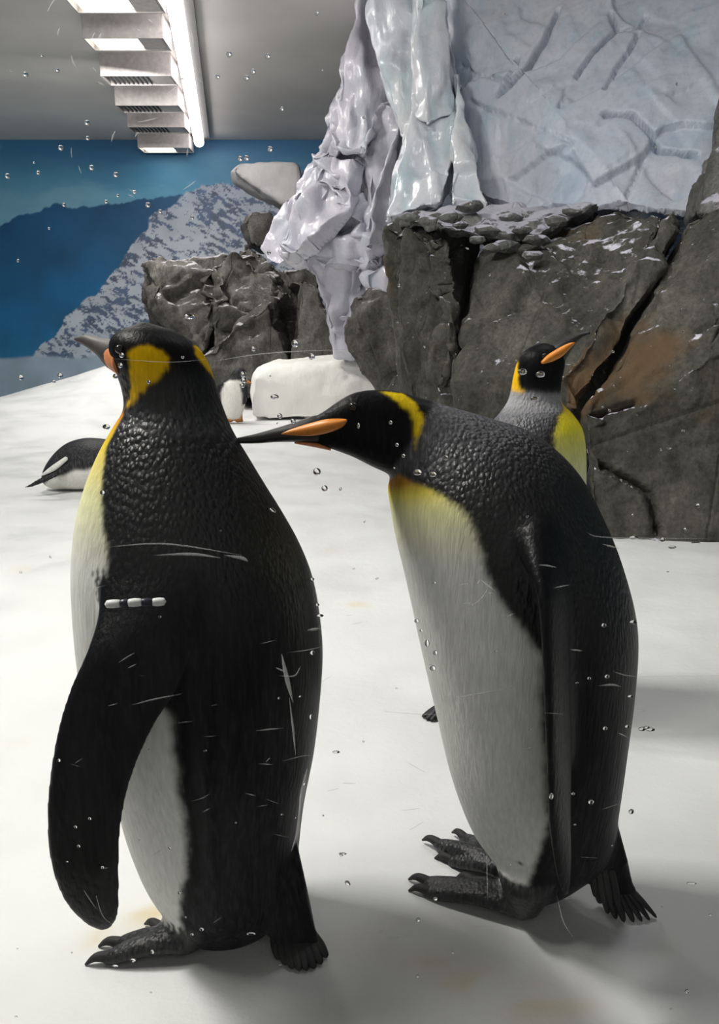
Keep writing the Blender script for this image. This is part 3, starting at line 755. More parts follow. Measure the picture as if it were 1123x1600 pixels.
        PH = np.arctan2((np.sin(PHn) * wt).sum(1), (np.cos(PHn) * wt).sum(1))
        dl = np.abs(wrap(PH - b.head(S)))
        # let tail, legs and flippers flow out of the body
        jm = np.zeros(len(X)); ea, eb = E[:, 0], E[:, 1]
        cut = tg[ea] != tg[eb]; jm[ea[cut]] = 1; jm[eb[cut]] = 1
        for _ in range(int(0.03 / b.vox)):
            w_ = jm.copy(); np.maximum.at(jm, ea, 0.93 * w_[eb]); np.maximum.at(jm, eb, 0.93 * w_[ea])
        jm[(tg == 1) & (jm < 0.75)] = 0
        jm = np.where(jm > 0.3, jm, 0)[:, None]
        for _ in range(60): X = X + jm * (laplace(X, E, 1, 0.5) - X)
        col, scaly = paint(b, X, S, dl, tg)
        # soften the colour edge by one step
        C4 = laplace(col, E, 2, 0.5)
        scaly = laplace(np.repeat(np.asarray(scaly, float)[:, None], 3, 1), E, 14, 0.5)[:, 0]
        o = mesh_obj('body', X, Fx, mat or M_FEATH, b.e)
        add_color(o, 'Col', np.clip(C4, 0, 1)); add_float(o, 'scaly', scaly)
        return o
    def part(b, name, geo, mat, parent=None, label=None):
        o = mesh_obj(name, *geo, mat, b.e)
        if parent is not None:
            o.parent = parent; o.matrix_parent_inverse = Matrix.Identity(4)
        if label: o['label'] = label
        return o

BLACK = np.array([0.004, 0.004, 0.0048]); BACK = np.array([0.0058, 0.0058, 0.0072]); WHITE = np.array([0.80, 0.80, 0.76])
FOOTC = np.array([0.028, 0.028, 0.030])
def king_paint(edge, throat_s, chest, nape, patches, patch_col=(0.98, 0.58, 0.003), back_scaly=(0.45, 0.85)):
    """edge: picture points on the flank line; chest: colours down from the throat; nape: (s, colour) along the back; patches: ear patch outlines"""
    def f(b, X, S, dl, tg):
        e = np.array(sorted(b.sd(*p) for p in edge))
        nz = 0.02 * fbm(X * 60, 3, 5)
        db = np.interp(S, e[:, 0], e[:, 1]) + nz
        ns, nc = zip(*nape); nc = np.array(nc)
        dark = np.stack([np.interp(S, ns, nc[:, i]) for i in range(3)], 1)
        cs, cc = zip(*chest); cc = np.array(cc)
        wh = np.stack([np.interp(S, cs, cc[:, i]) for i in range(3)], 1)
        w = (sstep(0.05, -0.05, dl - db) * sstep(throat_s + 0.006, throat_s - 0.006, S + 0.15 * nz))[:, None]
        # dark seam along the flank line
        seam = (np.exp(-((dl - db - 0.10) / 0.07) ** 2) * (S < throat_s))[:, None] * 0.8
        dark = dark * (1 - seam) + BLACK * seam
        c = dark * (1 - w) + wh * w
        for poly in patches:
            pl = [b.sd(*p) for p in poly]
            m = in_poly(S + 0.004 * fbm(X * 150, 2, 8), dl + 0.05 * fbm(X * 120, 2, 9), pl)
            c[m] = np.array(patch_col)
        c[tg == 1] = BLACK * 1.5
        c[tg == 3] = BACK * 2.0; 
        ft = tg == 2
        c[ft] = FOOTC * (1 + 0.5 * fbm(X[ft] * 70, 3, 3))[:, None]
        sc = sstep(back_scaly[0] - 0.15, back_scaly[0] + 0.05, S) * sstep(back_scaly[1] + 0.05, back_scaly[1] - 0.05, S) * (1 - w[:, 0])
        sc[tg == 1] = 0.25; sc[ft] = 0.5
        return c, sc
    return f
CHEST_Y = (0.75, 0.55, 0.03); CHEST_P = (0.82, 0.81, 0.46); CHEST_O = (0.62, 0.24, 0.015)

def feathers_tail(b, root, tips, w=0.010):
    for k, tp in enumerate(tips):
        tp = np.array(tp); rt = np.array(root[k % len(root)] if isinstance(root, list) else root)
        mid = rt * 0.5 + tp * 0.5
        g = tube_geo([rt, mid, tp * 0.9 + rt * 0.1, tp], [w * 0.9, w, w * 0.6, w * 0.1], 6, 12, 0.4)
        b.part('tail_feather', g, M_QUILL)

def beak_geo(stations, bird, m=16):
    """stations: (top px, bottom px, depth, half width)"""
    V = []; n = len(stations)
    D = catmull(np.array([np.concatenate([bird.W(tx, ty, Y), bird.W(bx, by, Y), [hw]]) for (tx, ty, bx, by, Y, hw) in stations]), n * 5)
    A, B_, hw = D[:, :3], D[:, 3:6], D[:, 6]; n = len(A)
    C = (A + B_) / 2; T = np.gradient(C, axis=0); T /= np.linalg.norm(T, axis=1)[:, None]
    for i in range(n):
        u = A[i] - B_[i]; a = np.linalg.norm(u) / 2; u /= 2 * a; w = np.cross(u, T[i]); w /= np.linalg.norm(w)
        for k in range(m):
            q = 2 * math.pi * k / m; V.append(C[i] + a * math.cos(q) * u + hw[i] * math.sin(q) * w)
    Fc = [(i * m + k, i * m + (k + 1) % m, (i + 1) * m + (k + 1) % m, (i + 1) * m + k) for i in range(n - 1) for k in range(m)]
    V += [C[0], C[-1]]
    for k in range(m):
        Fc.append((n * m, (k + 1) % m, k)); Fc.append((n * m + 1, (n - 1) * m + k, (n - 1) * m + (k + 1) % m))
    return V, Fc
def ball(c, r, sc=(1, 1, 1)):
    V = []; Fc = []
    n, m = 10, 14
    for i in range(1, n):
        for k in range(m):
            th = math.pi * i / n; q = 2 * math.pi * k / m
            V.append(np.array(c) + r * np.array(sc) * np.array([math.sin(th) * math.cos(q), math.sin(th) * math.sin(q), math.cos(th)]))
    V += [np.array(c) + np.array([0, 0, r * sc[2]]), np.array(c) - np.array([0, 0, r * sc[2]])]
    t_, b_ = len(V) - 2, len(V) - 1
    for i in range(n - 2):
        for k in range(m):
            Fc.append((i * m + k, (i + 1) * m + k, (i + 1) * m + (k + 1) % m, i * m + (k + 1) % m))
    for k in range(m):
        Fc.append((t_, k, (k + 1) % m)); Fc.append((b_, (n - 2) * m + (k + 1) % m, (n - 2) * m + k))
    return V, Fc

# ---------------- the penguin that looks away (its back to the glass) ----------------
Y1 = 1.105
r1 = [(286, 1462, 392, 1455, Y1, 0.85), (262, 1430, 430, 1428, Y1, 0.85), (226, 1375, 460, 1378, Y1, 0.88), (199, 1310, 466, 1310, Y1, 0.9), (180, 1245, 474, 1240, Y1, 0.92), (152, 1165, 489, 1160, Y1, 0.93), (130, 1090, 498, 1080, Y1, 0.93), (119, 1020, 502, 1010, Y1, 0.93),
      (113, 950, 497, 950, Y1, 0.92), (111, 895, 486, 895, Y1, 0.92), (114, 845, 466, 845, Y1, 0.92), (121, 800, 441, 800, Y1, 0.92), (135, 752, 413, 755, Y1, 0.92), (155, 705, 387, 712, Y1, 0.92), (176, 668, 365, 675, Y1, 0.92),
      (192, 640, 350, 640, Y1, 0.9), (190, 610, 340, 610, Y1, 0.9), (180, 580, 331, 580, Y1, 0.9), (171, 555, 319, 555, Y1, 0.9), (170, 535, 300, 533, Y1, 0.9), (182, 519, 272, 517, Y1, 0.9), (205, 509, 245, 508, Y1, 0.9)]
base1 = F(330, 1462); base1[2] = 0
P1 = Bird('king_penguin', base1, 'king penguin seen from behind with a striped bead band above its flipper', 'penguin', r1,
          [(0, 205), (0.62, 205), (0.76, 235), (1, 235)])
P1.flipper([(150, 900, 330, 905, 1.020, 0.975, 0.03), (155, 955, 318, 965, 0.985, 0.955, 0.026), (137, 1015, 296, 1030, 0.950, 0.935, 0.019), (110, 1075, 272, 1085, 0.935, 0.925, 0.013), (90, 1140, 240, 1135, 0.925, 0.920, 0.011), (77, 1215, 208, 1208, 0.920, 0.915, 0.010), (73, 1285, 191, 1278, 0.920, 0.915, 0.009),
            (80, 1355, 187, 1345, 0.920, 0.915, 0.008), (101, 1408, 187, 1398, 0.925, 0.920, 0.007), (132, 1441, 185, 1428, 0.930, 0.925, 0.006), (158, 1453, 176, 1447, 0.935, 0.930, 0.004)])
# the other flipper, held against the far flank
c_ = P1.fr; 
def side_flipper(b, s0, phi_deg, length, Ywid, out=1.0):
    """a flipper on the hidden flank, hung from the shoulder at spine position s0"""
    i = int(s0 * (len(b.fr['C']) - 1)); ph = math.radians(phi_deg)
    n_ = math.cos(ph) * b.fr['U'][i] + math.sin(ph) * b.fr['W'][i]; n_[2] = 0; n_ /= np.linalg.norm(n_)
    p = b.fr['C'][i] + n_ * b.fr['a'][i] * 0.92
    tdir = np.cross(n_, [0, 0, 1.0])
    pts = []; rad = []
    V = []; 
    k_ = [(0.0, 0.0, 1.0), (0.25, 0.035, 1.05), (0.5, 0.04, 1.0), (0.75, 0.02, 0.85), (0.93, -0.005, 0.5), (1.0, -0.02, 0.15)]
    D = catmull(np.array(k_), 40); m = 20
    for f_, o_, w_ in D:
        c = p + n_ * (o_ * out + 0.004) + np.array([0, 0, -length * f_])
        for k in range(m):
            q = 2 * math.pi * k / m
            V.append(c + tdir * math.cos(q) * Ywid * max(w_, 0.05) + n_ * math.sin(q) * 0.011)
    n = len(D)
    Fc = [(i_ * m + k, i_ * m + (k + 1) % m, (i_ + 1) * m + (k + 1) % m, (i_ + 1) * m + k) for i_ in range(n - 1) for k in range(m)]
    Fc.append(tuple(range(m))[::-1]); Fc.append(tuple((n - 1) * m + k for k in range(m)))
    V = np.array(V); V = np.vstack([V])
    # triangulate the caps
    Fc = Fc[:-2]
    V = np.vstack([V, V[:m].mean(0), V[-m:].mean(0)]); e0, e1 = n * m, n * m + 1
    for k in range(m):
        Fc.append((e0, (k + 1) % m, k)); Fc.append((e1, (n - 1) * m + k, (n - 1) * m + (k + 1) % m))
    b.add((V, Fc), 1)
side_flipper(P1, 0.48, 300, 0.34, 0.05, 0.5)
hl = F(305, 1480, 0.012)
P1.foot(P1.W(310, 1425, Y1 - 0.04), [F(164, 1499, 0.007), F(182, 1476, 0.007), F(246, 1450, 0.009)], hl, 0.0175)
hl2 = hl + np.array([0.03, 0.13, 0])
P1.foot(P1.W(340, 1425, Y1 + 0.07), [hl2 + np.array([-0.115, 0.02, -0.006]), hl2 + np.array([-0.105, 0.055, -0.006]), hl2 + np.array([-0.06, 0.09, -0.006])], hl2, 0.0145)
# tail stub carried by the body
P1.add(hull_geo([P1.W(385, 1290, Y1 - 0.07), P1.W(458, 1290, Y1 - 0.05), P1.W(400, 1290, Y1 + 0.06), P1.W(458, 1290, Y1 + 0.05), P1.W(396, 1400, Y1 - 0.05), P1.W(466, 1395, Y1 - 0.02), F(418, 1470, 0.02), F(494, 1466, 0.022), F(424, 1484, 0.008), F(500, 1480, 0.008), F(436, 1458, 0.04), F(476, 1456, 0.04)]), 3)
p1 = king_paint(edge=[(192, 648), (166, 700), (160, 760), (163, 850), (168, 930), (200, 1010), (235, 1060), (262, 1130), (266, 1185), (286, 1240), (292, 1300), (288, 1370), (280, 1440)],
                throat_s=P1.sd(192, 645)[0], chest=[(0, WHITE), (P1.sd(113, 880)[0], WHITE), (P1.sd(130, 770)[0], CHEST_P), (P1.sd(162, 692)[0], CHEST_Y), (P1.sd(188, 650)[0], CHEST_O)],
                nape=[(0, BACK * 3.0), (0.25, BACK * 1.9), (0.45, BACK), (0.66, BACK * 1.1), (P1.sd(230, 672)[0], (0.045, 0.045, 0.05)), (P1.sd(230, 625)[0], (0.010, 0.010, 0.011)), (1, BLACK)],  # grey nape, with the silver sheen worked into its colour
                patches=[[(202, 548), (215, 541), (236, 540), (255, 548), (264, 560), (258, 580), (244, 596), (226, 612), (208, 632), (195, 641), (203, 615), (203, 585), (200, 565)]], back_scaly=(0.47, 0.80))
P1.finish(p1)
# beak points away to the left
hb = P1.surf(176, 565)
bk = P1.part('beak', beak_geo([(192, 532, 198, 580, 1.10, 0.018), (174, 530, 181, 580, 1.125, 0.017), (155, 527, 160, 558, 1.15, 0.012), (135, 523, 138, 543, 1.175, 0.008), (118, 527, 119, 533, 1.195, 0.003)], P1), M_BEAK_GREY)
P1.part('mandible_plate', beak_geo([(186, 547, 188, 586, 1.085, 0.009), (172, 543, 178, 580, 1.105, 0.008), (158, 541, 164, 562, 1.138, 0.006), (143, 542, 147, 549, 1.165, 0.004)], P1), M_SALMON, bk, 'salmon orange lower bill plate')
e = P1.surf(188, 545); P1.part('eye', ball(e, 0.006), M_EYE)
# quills of the tail
feathers_tail(P1, [F(x, 1458, 0.02) for x in (430, 438, 446, 454, 462, 470, 478, 486)], [F(x, y, 0.004) for x, y in ((436, 1500), (446, 1508), (457, 1514), (468, 1517), (479, 1517), (491, 1514), (502, 1507), (511, 1496))], 0.0095)
# identification band of striped beads
band = bpy.data.objects.new('flipper_band', None); COL.objects.link(band); band.parent = P1.e; band['label'] = 'band of black and white beads'
bp = [(166, 944), (188, 943), (200, 942), (221, 941), (238, 941), (257, 940)]
def flip_front(px, py):
    best = None
    for v, f, tid in P1.pieces:
        q = project(v); d = ((q - np.array([px, py])) ** 2).sum(1)
        near = v[d < 250]
        if len(near):
            y = near[np.argmin(near[:, 1])]
            if best is None or y[1] < best: best = y[1]
    return P1.W(px, py, best - 0.004)
pts = [flip_front(*p) for p in bp]
for k in range(5):
    a, b_ = pts[k], pts[k + 1]
    o = mesh_obj('bead', *tube_geo([a + (b_ - a) * 0.04, (a + b_) / 2, a + (b_ - a) * 0.96], [0.0045, 0.0052, 0.0045], 12, 6), M_BANDW if k % 2 == 0 else M_BANDB, None)
    o.parent = band; o.matrix_parent_inverse = Matrix.Translation(-Vector(P1.e.location))

# ---------------- the penguin that leans over and nips it ----------------
Y2 = 1.15
r2 = [(800, 1400, 880, 1392, Y2, 0.8), (786, 1372, 915, 1365, Y2, 0.85), (765, 1332, 955, 1322, Y2, 0.88), (733, 1283, 966, 1255, Y2, 0.9), (704, 1205, 978, 1165, Y2, 0.92), (681, 1110, 990, 1065, Y2, 0.93), (658, 1010, 993, 975, Y2, 0.93), (636, 910, 972, 885, Y2, 0.93),
      (618, 835, 940, 805, Y2, 0.93), (609, 785, 900, 735, Y2, 0.92), (606, 762, 838, 680, Y2, 0.9), (608, 750, 770, 655, Y2 - 0.010, 0.86), (609, 744, 708, 637, Y2 - 0.018, 0.82), (604, 739, 658, 622, Y2 - 0.025, 0.76), (580, 728, 620, 611, Y2 - 0.033, 0.74), (552, 714, 585, 609, Y2 - 0.040, 0.73), (528, 705, 552, 614, Y2 - 0.046, 0.72), (510, 699, 528, 627, Y2 - 0.050, 0.70), (494, 694, 508, 641, Y2 - 0.053, 0.66), (482, 690, 492, 650, Y2 - 0.056, 0.62)]
base2 = F(850, 1425); base2[2] = 0
P2 = Bird('king_penguin', base2, 'king penguin leaning forward with its long orange-sided bill nipping the other penguin', 'penguin', r2,
          [(0, 150), (0.52, 150), (0.66, 172), (1, 175)])
YF = Y2 - 0.175
P2.flipper([(790, 770, 850, 780, YF + 0.10, YF + 0.13, 0.03), (815, 835, 866, 840, YF + 0.035, YF + 0.09, 0.026), (842, 920, 884, 920, YF - 0.02, YF + 0.065, 0.014), (850, 1000, 890, 1000, YF - 0.03, YF + 0.055, 0.011), (854, 1100, 890, 1100, YF - 0.035, YF + 0.05, 0.010), (857, 1200, 889, 1195, YF - 0.035, YF + 0.04, 0.009),
            (861, 1290, 888, 1280, YF - 0.03, YF + 0.03, 0.008), (869, 1350, 889, 1340, YF - 0.025, YF + 0.015, 0.007), (876, 1385, 888, 1378, YF - 0.02, YF, 0.005), (881, 1400, 886, 1397, YF - 0.015, YF - 0.005, 0.003)])
side_flipper(P2, 0.45, 250, 0.34, 0.05, 0.2)
h2 = F(822, 1428, 0.014)
P2.foot(P2.W(822, 1360, Y2 - 0.06), [F(662, 1378, 0.008), F(664, 1394, 0.006), F(735, 1378, 0.012)], h2, 0.0175)
h3 = F(812, 1378, 0.014)
P2.foot(P2.W(815, 1330, Y2 + 0.06), [F(680, 1318, 0.012), F(702, 1345, 0.006), F(722, 1309, 0.012)], h3, 0.0175)
P2.add(hull_geo([P2.W(885, 1290, Y2 - 0.04), P2.W(960, 1270, Y2 - 0.03), P2.W(890, 1290, Y2 + 0.05), P2.W(960, 1270, Y2 + 0.04), P2.W(893, 1372, Y2 - 0.015), P2.W(925, 1385, Y2 - 0.01), P2.W(968, 1330, Y2 - 0.01), P2.W(968, 1330, Y2 + 0.02), P2.W(938, 1395, Y2), F(990, 1408, 0.02), F(1000, 1416, 0.012), F(960, 1405, 0.025)]), 3)
P2.add(hull_geo([P2.W(812, 1350, Y2 - 0.09), P2.W(850, 1350, Y2 - 0.09), P2.W(815, 1350, Y2 + 0.02), h2 + np.array([0.0, -0.01, 0.0]), h2 + np.array([0.025, 0, 0]), h2 + np.array([0.0, 0.03, 0.0])]), 2)
p2 = king_paint(edge=[(640, 752), (668, 762), (700, 780), (730, 805), (745, 850), (757, 905), (790, 955), (828, 1005), (842, 1035), (846, 1100), (850, 1200), (854, 1285), (846, 1330), (812, 1390)],
                throat_s=P2.sd(612, 748)[0], chest=[(0, WHITE), (P2.sd(640, 880)[0], (0.78, 0.78, 0.74)), (P2.sd(640, 810)[0], CHEST_P), (P2.sd(625, 775)[0], (0.74, 0.62, 0.10)), (P2.sd(618, 758)[0], (0.45, 0.20, 0.02))],
                nape=[(0, BACK * 3.0), (0.2, BACK * 1.9), (0.35, BACK), (P2.sd(790, 740)[0], BACK * 1.2), (P2.sd(720, 680)[0], (0.055, 0.055, 0.062)), (P2.sd(680, 660)[0], (0.095, 0.095, 0.105)), (P2.sd(661, 660)[0], (0.085, 0.085, 0.095)), (P2.sd(655, 660)[0], BLACK), (1, BLACK)],
                patches=[[(596, 612), (612, 612), (632, 616), (650, 630), (659, 655), (658, 680), (650, 703), (646, 708), (650, 682), (644, 655), (630, 636), (612, 622)]], patch_col=(0.74, 0.52, 0.008), back_scaly=(0.40, 0.62))
P2.finish(p2)
bk = P2.part('beak', beak_geo([(508, 648, 506, 690, Y2 - 0.051, 0.016), (488, 650, 492, 693, Y2 - 0.055, 0.017), (465, 658, 470, 691, Y2 - 0.061, 0.016), (430, 669, 432, 691, Y2 - 0.070, 0.011), (398, 678, 400, 693, Y2 - 0.079, 0.008), (366, 685, 366, 693, Y2 - 0.089, 0.004)], P2), M_BEAK)
YO = Y2 - 0.016
P2.part('mandible_plate', beak_geo([(541, 655, 541, 660, YO - 0.059, 0.005), (531, 654, 534, 668, YO - 0.061, 0.008), (510, 655, 514, 676, YO - 0.060, 0.010), (485, 661, 488, 681, YO - 0.057, 0.009), (458, 669, 460, 681, YO - 0.058, 0.006), (428, 679, 429, 681, YO - 0.060, 0.003)], P2), M_ORANGE, bk, 'bright orange bill plate')
P2.part('mandible_plate', beak_geo([(516, 698, 516, 704, Y2 - 0.05, 0.008), (492, 690, 492, 699, Y2 - 0.055, 0.010), (460, 688, 460, 693, Y2 - 0.062, 0.006)], P2), M_SALMON, bk, 'orange rim under the bill')
e = P2.surf(553, 635); P2.part('eye', ball(e, 0.0065), M_EYE)
feathers_tail(P2, [P2.W(x, 1385, Y2) for x in (935, 943, 951, 958, 965, 971, 977, 982)], [F(x, y, 0.004) for x, y in ((938, 1412), (950, 1428), (962, 1436), (975, 1441), (990, 1441), (1003, 1440), (1015, 1438), (1026, 1434))], 0.008)
feathers_tail(P2, [P2.W(x, 1360, Y2 - 0.02) for x in (925, 935, 945, 955)], [P2.W(x, y, Y2 - 0.03) for x, y in ((930, 1402), (942, 1412), (955, 1418), (968, 1425))], 0.006)

# ---------------- the third king penguin by the rock ----------------
Y3 = 1.88
r3 = [(778, 1088, 842, 1088, Y3, 0.85), (752, 1062, 868, 1062, Y3, 0.88), (735, 1015, 888, 1015, Y3, 0.9), (722, 950, 904, 950, Y3, 0.92), (718, 880, 914, 880, Y3, 0.92), (724, 810, 918, 812, Y3, 0.92), (737, 755, 916, 762, Y3, 0.92), (750, 712, 916, 718, Y3, 0.92), (757, 684, 914, 688, Y3, 0.9), (766, 662, 908, 666, Y3, 0.88),
      (782, 643, 893, 645, Y3, 0.86), (793, 626, 878, 630, Y3, 0.84), (798, 608, 876, 612, Y3, 0.84), (801, 590, 878, 592, Y3, 0.84), (806, 570, 882, 574, Y3, 0.84), (814, 553, 882, 556, Y3, 0.82), (826, 543, 872, 543, Y3, 0.8), (840, 537, 858, 537, Y3, 0.8)]
base3 = F(812, 1098); base3[2] = 0
P3 = Bird('king_penguin', base3, 'king penguin standing by the rock cliff with its bill raised to the sky', 'penguin', r3, [(0, 5), (1, 5)], vox=0.005)
P3.flipper([(800, 720, 850, 720, Y3 - 0.12, Y3 - 0.12, 0.02), (800, 800, 860, 800, Y3 - 0.155, Y3 - 0.155, 0.014), (790, 900, 850, 900, Y3 - 0.165, Y3 - 0.165, 0.011), (785, 980, 830, 980, Y3 - 0.16, Y3 - 0.16, 0.009), (790, 1030, 808, 1030, Y3 - 0.15, Y3 - 0.15, 0.006)])
side_flipper(P3, 0.5, 270, 0.34, 0.05, 0.3)
f3 = F(820, 1100, 0.012)
P3.foot(P3.W(815, 1060, Y3 - 0.05), [f3 + np.array([0.12, -0.03, -0.005]), f3 + np.array([0.13, 0.0, -0.005]), f3 + np.array([0.11, 0.03, -0.005])], f3, 0.0145)
f4 = f3 + np.array([0, 0.12, 0]); P3.foot(P3.W(815, 1060, Y3 + 0.06), [f4 + np.array([0.12, -0.03, -0.005]), f4 + np.array([0.13, 0.0, -0.005]), f4 + np.array([0.11, 0.03, -0.005])], f4, 0.0145)
P3.add(tube_geo([P3.W(770, 1020, Y3), P3.W(735, 1060, Y3), F(700, 1095, 0.03), F(688, 1106, 0.015)], [0.07, 0.05, 0.035, 0.02], 18, 30), 3)
p3 = king_paint(edge=[(880, 634), (872, 650), (866, 676), (866, 720), (868, 780), (860, 880), (840, 960), (830, 1060)], throat_s=P3.sd(876, 628)[0],
                chest=[(0, WHITE), (P3.sd(905, 800)[0], WHITE), (P3.sd(905, 720)[0], (0.80, 0.82, 0.36)), (P3.sd(900, 670)[0], (0.86, 0.76, 0.04)), (P3.sd(880, 632)[0], (0.6, 0.4, 0.02))],
                nape=[(0, BACK * 1.4), (0.4, BACK), (P3.sd(800, 690)[0], (0.03, 0.03, 0.036)), (P3.sd(800, 655)[0], (0.075, 0.075, 0.088)), (P3.sd(830, 632)[0], (0.34, 0.34, 0.36)), (P3.sd(830, 616)[0], (0.30, 0.30, 0.32)), (P3.sd(830, 611)[0], BLACK), (1, BLACK)],
                patches=[[(797, 608), (799, 590), (805, 570), (809, 566), (810, 585), (808, 600), (816, 611), (806, 612)]], patch_col=(0.80, 0.46, 0.010), back_scaly=(0.4, 0.7))
P3.finish(p3)
bk = P3.part('beak', beak_geo([(858, 542, 878, 574, Y3, 0.022), (872, 534, 884, 562, Y3, 0.017), (888, 527, 894, 545, Y3, 0.011), (904, 521, 907, 530, Y3, 0.007), (921, 518, 922, 522, Y3, 0.003)], P3), M_BEAK)
P3.part('mandible_plate', beak_geo([(846, 564, 848, 569, Y3 - 0.052, 0.006), (856, 554, 863, 565, Y3 - 0.042, 0.010), (872, 544, 878, 557, Y3 - 0.022, 0.010), (886, 537, 890, 545, Y3 - 0.012, 0.007), (897, 534, 898, 537, Y3 - 0.006, 0.003)], P3), M_ORANGE, bk, 'bright orange bill plate')
e = P3.surf(850, 557); P3.part('eye', ball(e, 0.0065), M_EYE)
feathers_tail(P3, [F(x, 1100, 0.03) for x in (690, 688, 692, 694)], [F(x, y, 0.004) for x, y in ((659, 1120), (665, 1124), (672, 1126), (680, 1125))], 0.012)

# ---------------- small penguins in the background ----------------
GW = np.array([0.78, 0.77, 0.72]); GB = np.array([0.042, 0.042, 0.046])
def small_paint(edge, throat):
    def f(b, X, S, dl, tg):
        e = np.array(sorted(b.sd(*p) for p in edge))
        db = np.interp(S, e[:, 0], e[:, 1])
        w = (sstep(0.06, -0.06, dl - db) * (S < throat))[:, None]
        c = GB * (1 - w) + GW * w
        c[tg == 1] = GB; c[tg == 2] = np.array([0.55, 0.22, 0.07])
        return c, np.zeros(len(X))
    return f
Y4 = 8.25
r4 = [(352, 654, 374, 654, Y4, 0.85), (346, 648, 378, 648, Y4, 0.9), (342, 632, 383, 632, Y4, 0.92), (341, 615, 384, 615, Y4, 0.92), (344, 602, 383, 602, Y4, 0.9), (350, 594, 381, 594, Y4, 0.88), (357, 589, 382, 590, Y4, 0.85), (361, 584, 384, 585, Y4, 0.85), (364, 579, 384, 580, Y4, 0.85), (369, 575, 381, 576, Y4, 0.85)]
b4 = F(362, 659); b4[2] = 0
P4 = Bird('gentoo_penguin', b4, 'small white-bellied penguin standing at the corner of the snow block', 'penguin', r4, [(0, 70), (0.6, 65), (0.8, 20), (1, 10)], vox=0.014)
P4.flipper([(374, 600, 386, 600, Y4 - 0.1, Y4 - 0.06, 0.02), (378, 612, 388, 612, Y4 - 0.11, Y4 - 0.07, 0.018), (379, 625, 386, 625, Y4 - 0.11, Y4 - 0.07, 0.016), (380, 634, 383, 634, Y4 - 0.1, Y4 - 0.08, 0.012)])
P4.flipper([(339, 600, 350, 597, Y4 - 0.06, Y4 - 0.1, 0.02), (336, 612, 343, 612, Y4 - 0.06, Y4 - 0.1, 0.018), (334, 628, 338, 628, Y4 - 0.06, Y4 - 0.09, 0.014)])
fa = F(373, 657, 0.02)
P4.foot(P4.W(371, 650, Y4 - 0.04), [fa + np.array([0.05, -0.08, -0.01]), fa + np.array([0.0, -0.1, -0.01])], fa, 0.022, False)
fb_ = F(358, 657, 0.02)
P4.foot(P4.W(359, 650, Y4 - 0.04), [fb_ + np.array([0.03, -0.08, -0.01]), fb_ + np.array([-0.03, -0.09, -0.01])], fb_, 0.022, False)
P4.finish(small_paint([(352, 650), (346, 632), (346, 615), (350, 600), (358, 594)], P4.sd(366, 594)[0]), M_FEATH_S, 2)
P4.part('beak', beak_geo([(381, 593, 381, 599, Y4 - 0.04, 0.02), (387, 594, 387, 599, Y4 - 0.04, 0.015), (393, 598, 393, 600, Y4 - 0.04, 0.006)], P4), M_FOOTO)

Y5 = 5.0
r5 = [(64, 750, 84, 764, Y5, 1.0), (66, 738, 104, 764, Y5, 1.1), (74, 722, 128, 764, Y5, 1.15), (88, 705, 158, 762, Y5, 1.15), (106, 692, 190, 756, Y5, 1.15), (132, 685, 214, 748, Y5, 1.1), (160, 686, 230, 736, Y5, 1.0), (185, 690, 240, 724, Y5, 0.9), (206, 690, 246, 712, Y5, 0.85), (222, 690, 246, 704, Y5, 0.8)]
b5 = F(130, 765); b5[2] = 0
P5 = Bird('gentoo_penguin', b5, 'dark grey penguin lying on its belly on the snow with one flipper stretched out', 'penguin', r5, [(0, -35), (1, -35)], vox=0.010)
P5.flipper([(112, 712, 122, 732, Y5 - 0.13, Y5 - 0.15, 0.02), (96, 724, 104, 738, Y5 - 0.16, Y5 - 0.18, 0.016), (72, 741, 78, 750, Y5 - 0.18, Y5 - 0.2, 0.013), (50, 754, 54, 760, Y5 - 0.19, Y5 - 0.2, 0.010), (38, 761, 39, 764, Y5 - 0.19, Y5 - 0.2, 0.006)])
def p5(b, X, S, dl, tg):
    f = small_paint([(80, 748), (100, 742), (120, 733), (132, 735)], 0.7)
    c, sc = f(b, X, S, dl, tg)
    q = project(X)
    return c, sc
P5.finish(p5, M_FEATH_S, 2)
P5.part('flipper_edge', tube_geo([P5.W(66, 742, Y5 - 0.2), P5.W(84, 731, Y5 - 0.19), P5.W(104, 716, Y5 - 0.175)], [0.006, 0.016, 0.012], 10, 16), m_plain('white_down', (0.75, 0.75, 0.72), 0.7, 0.2), None, 'white flipper edge')
P5.part('beak', beak_geo([(238, 692, 240, 706, Y5, 0.02), (252, 700, 253, 708, Y5, 0.012), (264, 707, 264, 709, Y5, 0.004)], P5), M_FOOTO)

# ================================================================== VIEWING WINDOW
GY = 0.66
t = NT('window_glass')
tr = t.n('ShaderNodeBsdfTransparent'); tr.inputs[0].default_value = (0.985, 0.99, 0.985, 1)
gl = t.n('ShaderNodeBsdfGlossy'); gl.inputs['Roughness'].default_value = 0.02
fr = t.n('ShaderNodeFresnel'); fr.inputs[0].default_value = 1.10
m1 = t.n('ShaderNodeMixShader'); t.l(fr.outputs[0], m1.inputs[0]); t.l(tr.outputs[0], m1.inputs[1]); t.l(gl.outputs[0], m1.inputs[2])
